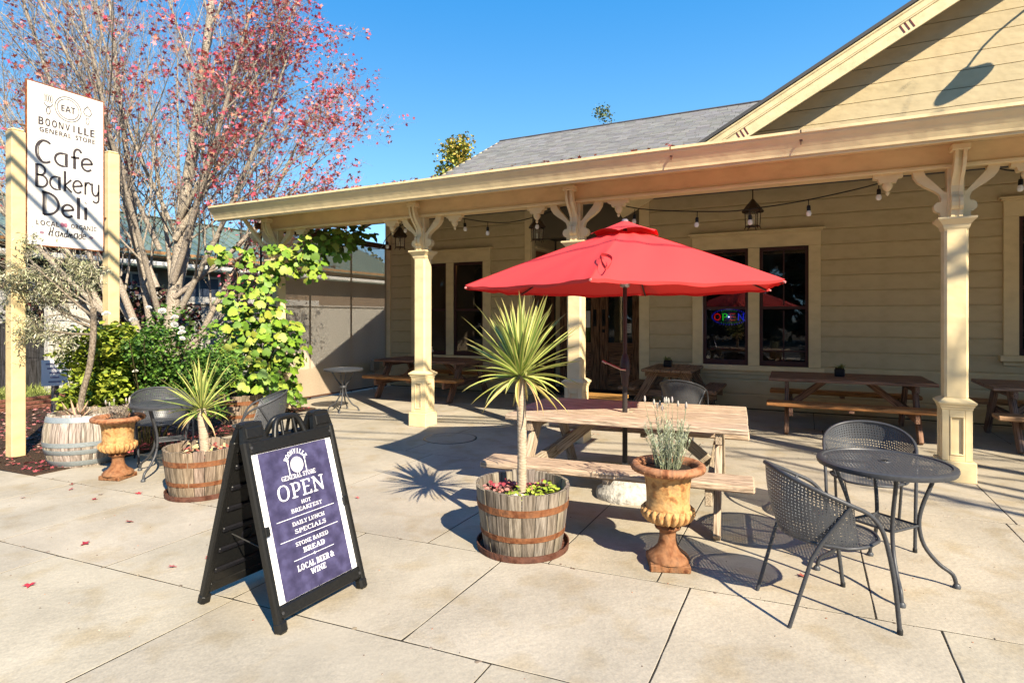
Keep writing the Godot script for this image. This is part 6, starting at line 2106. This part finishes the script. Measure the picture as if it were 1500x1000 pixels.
func _ready() -> void:
	rng.seed = 20
	# ---- camera
	var cam := Camera3D.new()
	cam.name = "camera"
	add_child(cam)
	cam.position = Vector3(0, 1.6, 0)
	cam.rotation.y = deg_to_rad(26.75)
	var near := 0.05
	cam.set_frustum(near * 1000.0 / 857.0, Vector2(0, -36.0 / 857.0 * near), near, 600.0)
	cam.current = true
	# ---- sky
	var we := WorldEnvironment.new()
	we.name = "world_environment"
	var env := Environment.new()
	env.background_mode = Environment.BG_SKY
	var sm := ProceduralSkyMaterial.new()
	sm.sky_top_color = Color(0.04, 0.345, 0.56)
	sm.sky_horizon_color = Color(0.56, 0.74, 0.83)
	sm.sky_curve = 0.15
	sm.ground_bottom_color = Color(0.3, 0.27, 0.22)
	sm.ground_horizon_color = Color(0.5, 0.5, 0.48)
	sm.sun_angle_max = 1.0
	var sky := Sky.new()
	sky.sky_material = sm
	env.sky = sky
	env.background_energy_multiplier = 1.22
	env.tonemap_mode = Environment.TONE_MAPPER_LINEAR
	env.tonemap_exposure = 2.5
	env.sdfgi_enabled = true
	env.ssao_enabled = true
	env.ssil_enabled = true
	we.environment = env
	add_child(we)
	# ---- sun
	var sun := DirectionalLight3D.new()
	sun.name = "sun"
	sun.light_energy = 1.5
	sun.light_color = Color(1.0, 0.94, 0.83)
	sun.light_angular_distance = 0.5
	sun.shadow_enabled = true
	sun.basis = Basis.looking_at(Vector3(-1.16, -1.0, -0.75).normalized())
	add_child(sun)

	make_materials()
	make_ground()
	make_shop()
	neighbours()
	shade_screen()
	leafy_tree("yellow_tree", "yellow green tree top behind the left end of the roof", Vector3(-15.0, 0, -24.0), 9.9, 2.5, 5200, [Color(0.34, 0.30, 0.05), Color(0.22, 0.26, 0.05), Color(0.42, 0.28, 0.06)], 0.16)
	leafy_tree("distant_tree", "thin grey green tree top just showing over the roof ridge", Vector3(-10.2, 0, -31.0), 13.4, 1.7, 1300, [Color(0.13, 0.17, 0.07), Color(0.18, 0.2, 0.1)], 0.13)
	leafy_tree("hillside_tree", "green tree seen through the gap beside the sun screen", Vector3(-24.0, 0, -27.5), 5.2, 3.0, 2600, [Color(0.10, 0.16, 0.04), Color(0.2, 0.2, 0.05)], 0.2)
	maple_tree()
	rng.seed = 77
	bare_tree("street_tree", "thin nearly bare street tree outside the picture on the right", Vector3(8.6, 0, -2.2), 3, 9.0, 5, 0.05, [4, 3, 0])
	bare_tree("street_tree", "spreading nearly bare street tree before the gable", Vector3(8.4, 0, -4.5), 5, 10.5, 9, 0.22, [6, 4, 1])
	street_side()
	# far side of the road, behind the camera: reflected dark in the shop windows
	rng.seed = 91
	var xs := []
	var cs := []
	for k in 11000:
		var x := rf(-45, 45)
		var top := 10.0 + 2.5 * sin(x * 0.31) + 1.5 * sin(x * 0.83 + 1.0)
		xs.append(Transform3D(rand_basis(1.5) * Basis.from_scale(Vector3.ONE * rf(0.8, 1.6)), Vector3(x, rf(0.05, 1.0) * top, 25.0 + rf(-1.6, 1.6))))
		cs.append(var_col([Color(0.04, 0.06, 0.02), Color(0.06, 0.08, 0.03), Color(0.09, 0.08, 0.04)][k % 3], 0.3))
	var row := swarm("far_side_trees", oval_leaf(0.95, 0.7), M.leaf_dull, xs, cs, self)
	row.set_meta("label", "row of dark trees across the road")
	row.set_meta("category", "trees")

	# ---- furniture
	rng.seed = 31
	var grey_w := Color(0.53, 0.435, 0.335)
	var red_w := Color(0.36, 0.21, 0.145)
	var orange_w := Color(0.62, 0.30, 0.11)
	picnic_table("weathered pale picnic table with the red umbrella through its top", Vector3(-1.43, 0, -5.22), 0.10, 1.98, 0.60, 1.06, grey_w, Color(0.53, 0.42, 0.31), true, true)
	picnic_table("long reddish picnic table against the wall right of the lit window", Vector3(0.50, 0, -9.55), 0.02, 1.96, 0.56, 0.90, red_w, orange_w, false)
	picnic_table("reddish picnic table cut off by the right edge of the picture", Vector3(3.02, 0, -9.50), 0.0, 2.0, 0.56, 0.90, Color(0.38, 0.26, 0.20), Color(0.60, 0.38, 0.22), false)
	picnic_table("short brown picnic table end-on between entry and lit window", Vector3(-2.02, 0, -10.1), PI * 0.5, 1.25, 0.40, 0.78, Color(0.36, 0.23, 0.14), Color(0.32, 0.2, 0.13), false)
	picnic_table("reddish picnic table behind the second porch post by the screen", Vector3(-6.75, 0, -9.85), 0.02, 2.1, 0.56, 0.90, Color(0.36, 0.2, 0.135), orange_w, false)
	var bn := thing("small_bench", "small orange brown bench just behind the umbrella post", "bench", Vector3(-2.66, 0, -8.35))
	board("seat", Vector3(0.62, 0.05, 0.3), Color(0.55, 0.30, 0.09), M.wood, bn, Vector3(0, 0.425, 0))
	for s in [-1.0, 1.0]:
		board("leg", Vector3(0.4, 0.24, 0.045), Color(0.42, 0.22, 0.08), M.wood, bn, Vector3(s * 0.24, 0.2, 0), Basis(Vector3(0, 1, 0), Vector3(0, 0, 1), Vector3(1, 0, 0)))
	umbrella()
	bistro_table("round metal mesh table in the right foreground beside two chairs", Vector3(0.425, 0, -4.22), 0.12, 0.37, true)
	bistro_table("small round metal table standing alone before the sun screen", Vector3(-7.05, 0, -7.6), 0.5, 0.33, false)
	bistro_table("round metal table behind the far left urn", Vector3(-5.86, 0, -3.80), 0.3, 0.36, true)
	mesh_chair("nearest mesh chair, seen side-on left of the round table", Vector3(0.06, 0, -3.63), 0.45)
	mesh_chair("mesh chair behind the foreground round table, facing the street", Vector3(0.41, 0, -5.07), -1.62)
	mesh_chair("mesh chair behind the umbrella picnic table, facing the wall", Vector3(-1.47, 0, -7.95), 1.45)
	mesh_chair("mesh chair left of the far left round table", Vector3(-6.50, 0, -4.10), -0.35)
	mesh_chair("mesh chair in front of the vine barrel", Vector3(-5.35, 0, -4.50), -2.3)
	aframe_sign()
	roadside_sign()
	small_sign()
	# ---- porch fittings
	lantern("bronze hanging lantern left of the lit window, fullest in view", Vector3(-0.687, 2.88, -9.0), 0.98)
	lantern("bronze hanging lantern beside the umbrella post", Vector3(-4.06, 2.89, -9.0), 0.95)
	lantern("bronze hanging lantern at the left corner of the porch", Vector3(-6.93, 2.915, -9.0), 0.92)
	string_lights()
	open_sign()
	# ---- planters and plants
	rng.seed = 47
	var oak := Color(0.32, 0.28, 0.24)
	var rust := Color(0.21, 0.095, 0.05)
	barrel("half_barrel", "weathered half barrel with the tall spiky palm in front", Vector3(-1.78, 0.014, -3.70), 0.275, 0.332, 0.43, 0.006, 22, oak, [[0.125, 0.036], [0.305, 0.046]], rust, "half barrel planters")
	drip_tray("round rusty tray under the front half barrel", Vector3(-1.78, 0, -3.70), 0.325)
	barrel("half_barrel", "weathered half barrel with the short spiky palm beside the sandwich board", Vector3(-4.93, 0.014, -3.50), 0.27, 0.325, 0.42, 0.006, 22, Color(0.35, 0.28, 0.215), [[0.125, 0.036], [0.305, 0.046]], rust, "half barrel planters")
	drip_tray("round rusty tray under the half barrel by the sandwich board", Vector3(-4.93, 0, -3.50), 0.31)
	barrel("half_barrel", "half barrel at the foot of the grape vine", Vector3(-7.80, 0, -6.15), 0.27, 0.325, 0.42, 0.006, 22, Color(0.35, 0.28, 0.215), [[0.10, 0.05], [0.30, 0.06]], rust, "half barrel planters")
	barrel("wine_barrel", "pale grey cut wine barrel with blue grey hoops by the sign post", Vector3(-7.15, 0, -3.66), 0.315, 0.335, 0.56, 0.055, 22, Color(0.52, 0.46, 0.40), [[0.05, 0.05], [0.17, 0.045], [0.25, 0.045], [0.51, 0.055]], Color(0.33, 0.38, 0.41), "")
	cordyline("tall spiky palm with yellow edged leaves on a slim trunk", Vector3(-1.80, 0.35, -3.72), [Vector3(0, 0, 0), Vector3(0.005, 0.3, 0), Vector3(0.0, 0.58, 0), Vector3(-0.01, 0.84, 0)], 0.033, 112, 0.52)
	cordyline("short spiky palm with a leaning trunk in the left half barrel", Vector3(-4.90, 0.34, -3.50), [Vector3(0, 0, 0), Vector3(-0.02, 0.2, 0), Vector3(-0.05, 0.42, 0)], 0.04, 62, 0.42)
	ground_cover("trailing_plants", "red and green trailing plants around the palm trunk in the front barrel", Vector3(-1.78, 0.36, -3.70), 0.27, 520, [Color(0.30, 0.05, 0.07), Color(0.40, 0.18, 0.16), Color(0.26, 0.36, 0.04), Color(0.34, 0.42, 0.06), Color(0.50, 0.42, 0.38)], 0.034, 0.06)
	ground_cover("dry_blades", "straw coloured dry growth in the left half barrel", Vector3(-4.93, 0.35, -3.50), 0.22, 160, [Color(0.5, 0.4, 0.22), Color(0.35, 0.1, 0.08)], 0.05, 0.1)
	urn("rusty yellow iron urn with lavender in the centre foreground", Vector3(-0.80, 0, -3.82), 0.35, 0.665)
	urn("rusty orange iron urn at far left before the pale barrel", Vector3(-6.12, 0, -3.43), 0.3, 0.62)
	lavender("grey green lavender with tall stems in the front urn", Vector3(-0.80, 0.63, -3.82), 70, 0.42, 0.155, false)
	lavender("dry grey tuft in the far left urn", Vector3(-6.12, 0.585, -3.43), 40, 0.17, 0.13, true)
	olive_tree()
	var ag := thing("agave", "pinkish spiky agave at the rim of the pale barrel", "succulent", Vector3(-7.05, 0.5, -3.55))
	for k in 26:
		obj("leaf", sword_leaf(rf(0.16, 0.26), 0.035, rf(-0.2, 0.4), var_col(Color(0.26, 0.27, 0.15), 0.2), var_col(Color(0.42, 0.22, 0.16), 0.2)), M.leaf_dull, ag, Transform3D(Basis(Vector3.UP, k * 2.4) * Basis(Vector3(0, 0, 1), rf(0.2, 1.1)), Vector3(rf(-0.12, 0.05), 0, rf(-0.05, 0.05))))
	rose_bush()
	grape_vine()
	pot_plant("small black pot with a green plant on the long table by the wall", Vector3(0.42, 0.752, -9.55), false)
	pot_plant("small black pot with a plant on the short end-on table", Vector3(-2.10, 0.752, -10.05), false)
	pot_plant("small dark vase of white flowers on the table behind the second post", Vector3(-6.75, 0.752, -9.75), true)
	# ---- leaves blown over the slabs
	rng.seed = 63
	for c in [Color(0.42, 0.03, 0.05), Color(0.50, 0.13, 0.13), Color(0.33, 0.08, 0.06)]:
		var ml := maple_leaf()
		var arr := ml.surface_get_arrays(0)
		var cc: PackedColorArray = arr[Mesh.ARRAY_COLOR]
		cc.fill(c)
		arr[Mesh.ARRAY_COLOR] = cc
		var am := ArrayMesh.new()
		am.add_surface_from_arrays(Mesh.PRIMITIVE_TRIANGLES, arr)
		fl_mesh.append(am)
	var spots := [
		[-4.535, -2.325, 0.9, "bright red fallen leaf alone left of the sandwich board, the biggest there"],
		[-4.134, -1.814, 0.75, "dark red fallen leaf nearest the lower left corner of the picture"],
		[-4.709, -2.728, 0.7, "dark red fallen leaf midway between left urn and sandwich board"],
		[-5.571, -2.921, 0.6, "pale pink fallen leaf below the left urn, left of its shadow line"],
		[-3.617, -2.361, 0.6, "brownish fallen leaf left of the sandwich board's rear foot, lower of a pair"],
		[-3.54, -2.56, 0.6, "pink fallen leaf left of the sandwich board's rear foot, upper of a pair"],
		[-6.255, -3.089, 0.6, "small fallen leaf left of the left urn's plinth, farther of two together"],
		[-6.08, -2.99, 0.55, "small red fallen leaf left of the left urn's plinth, nearer of two together"],
		[-5.666, -3.027, 0.5, "tiny fallen leaf just in front of the left urn's plinth"],
		[-5.40, -3.20, 0.6, "pinkish fallen leaf between left urn and the left half barrel"],
		[-6.172, -2.662, 0.5, "small dark fallen leaf nearest the left edge of the patio"],
		[-3.534, -3.991, 0.5, "red fallen leaf just right of the sandwich board's top"],
		[-3.164, -3.391, 0.6, "red fallen leaf right of the sandwich board, beside the palm's shadow"],
		[-2.95, -5.95, 0.5, "small pale fallen leaf in the umbrella's shadow"],
		[-1.0, -4.55, 0.5, "small brown fallen leaf under the near bench, right of the urn's stem"],
		[-0.02, -4.02, 0.6, "red fallen leaf under the nearest mesh chair"],
	]
	for e in spots:
		fallen_leaf(e[0], e[1], e[2], e[3])
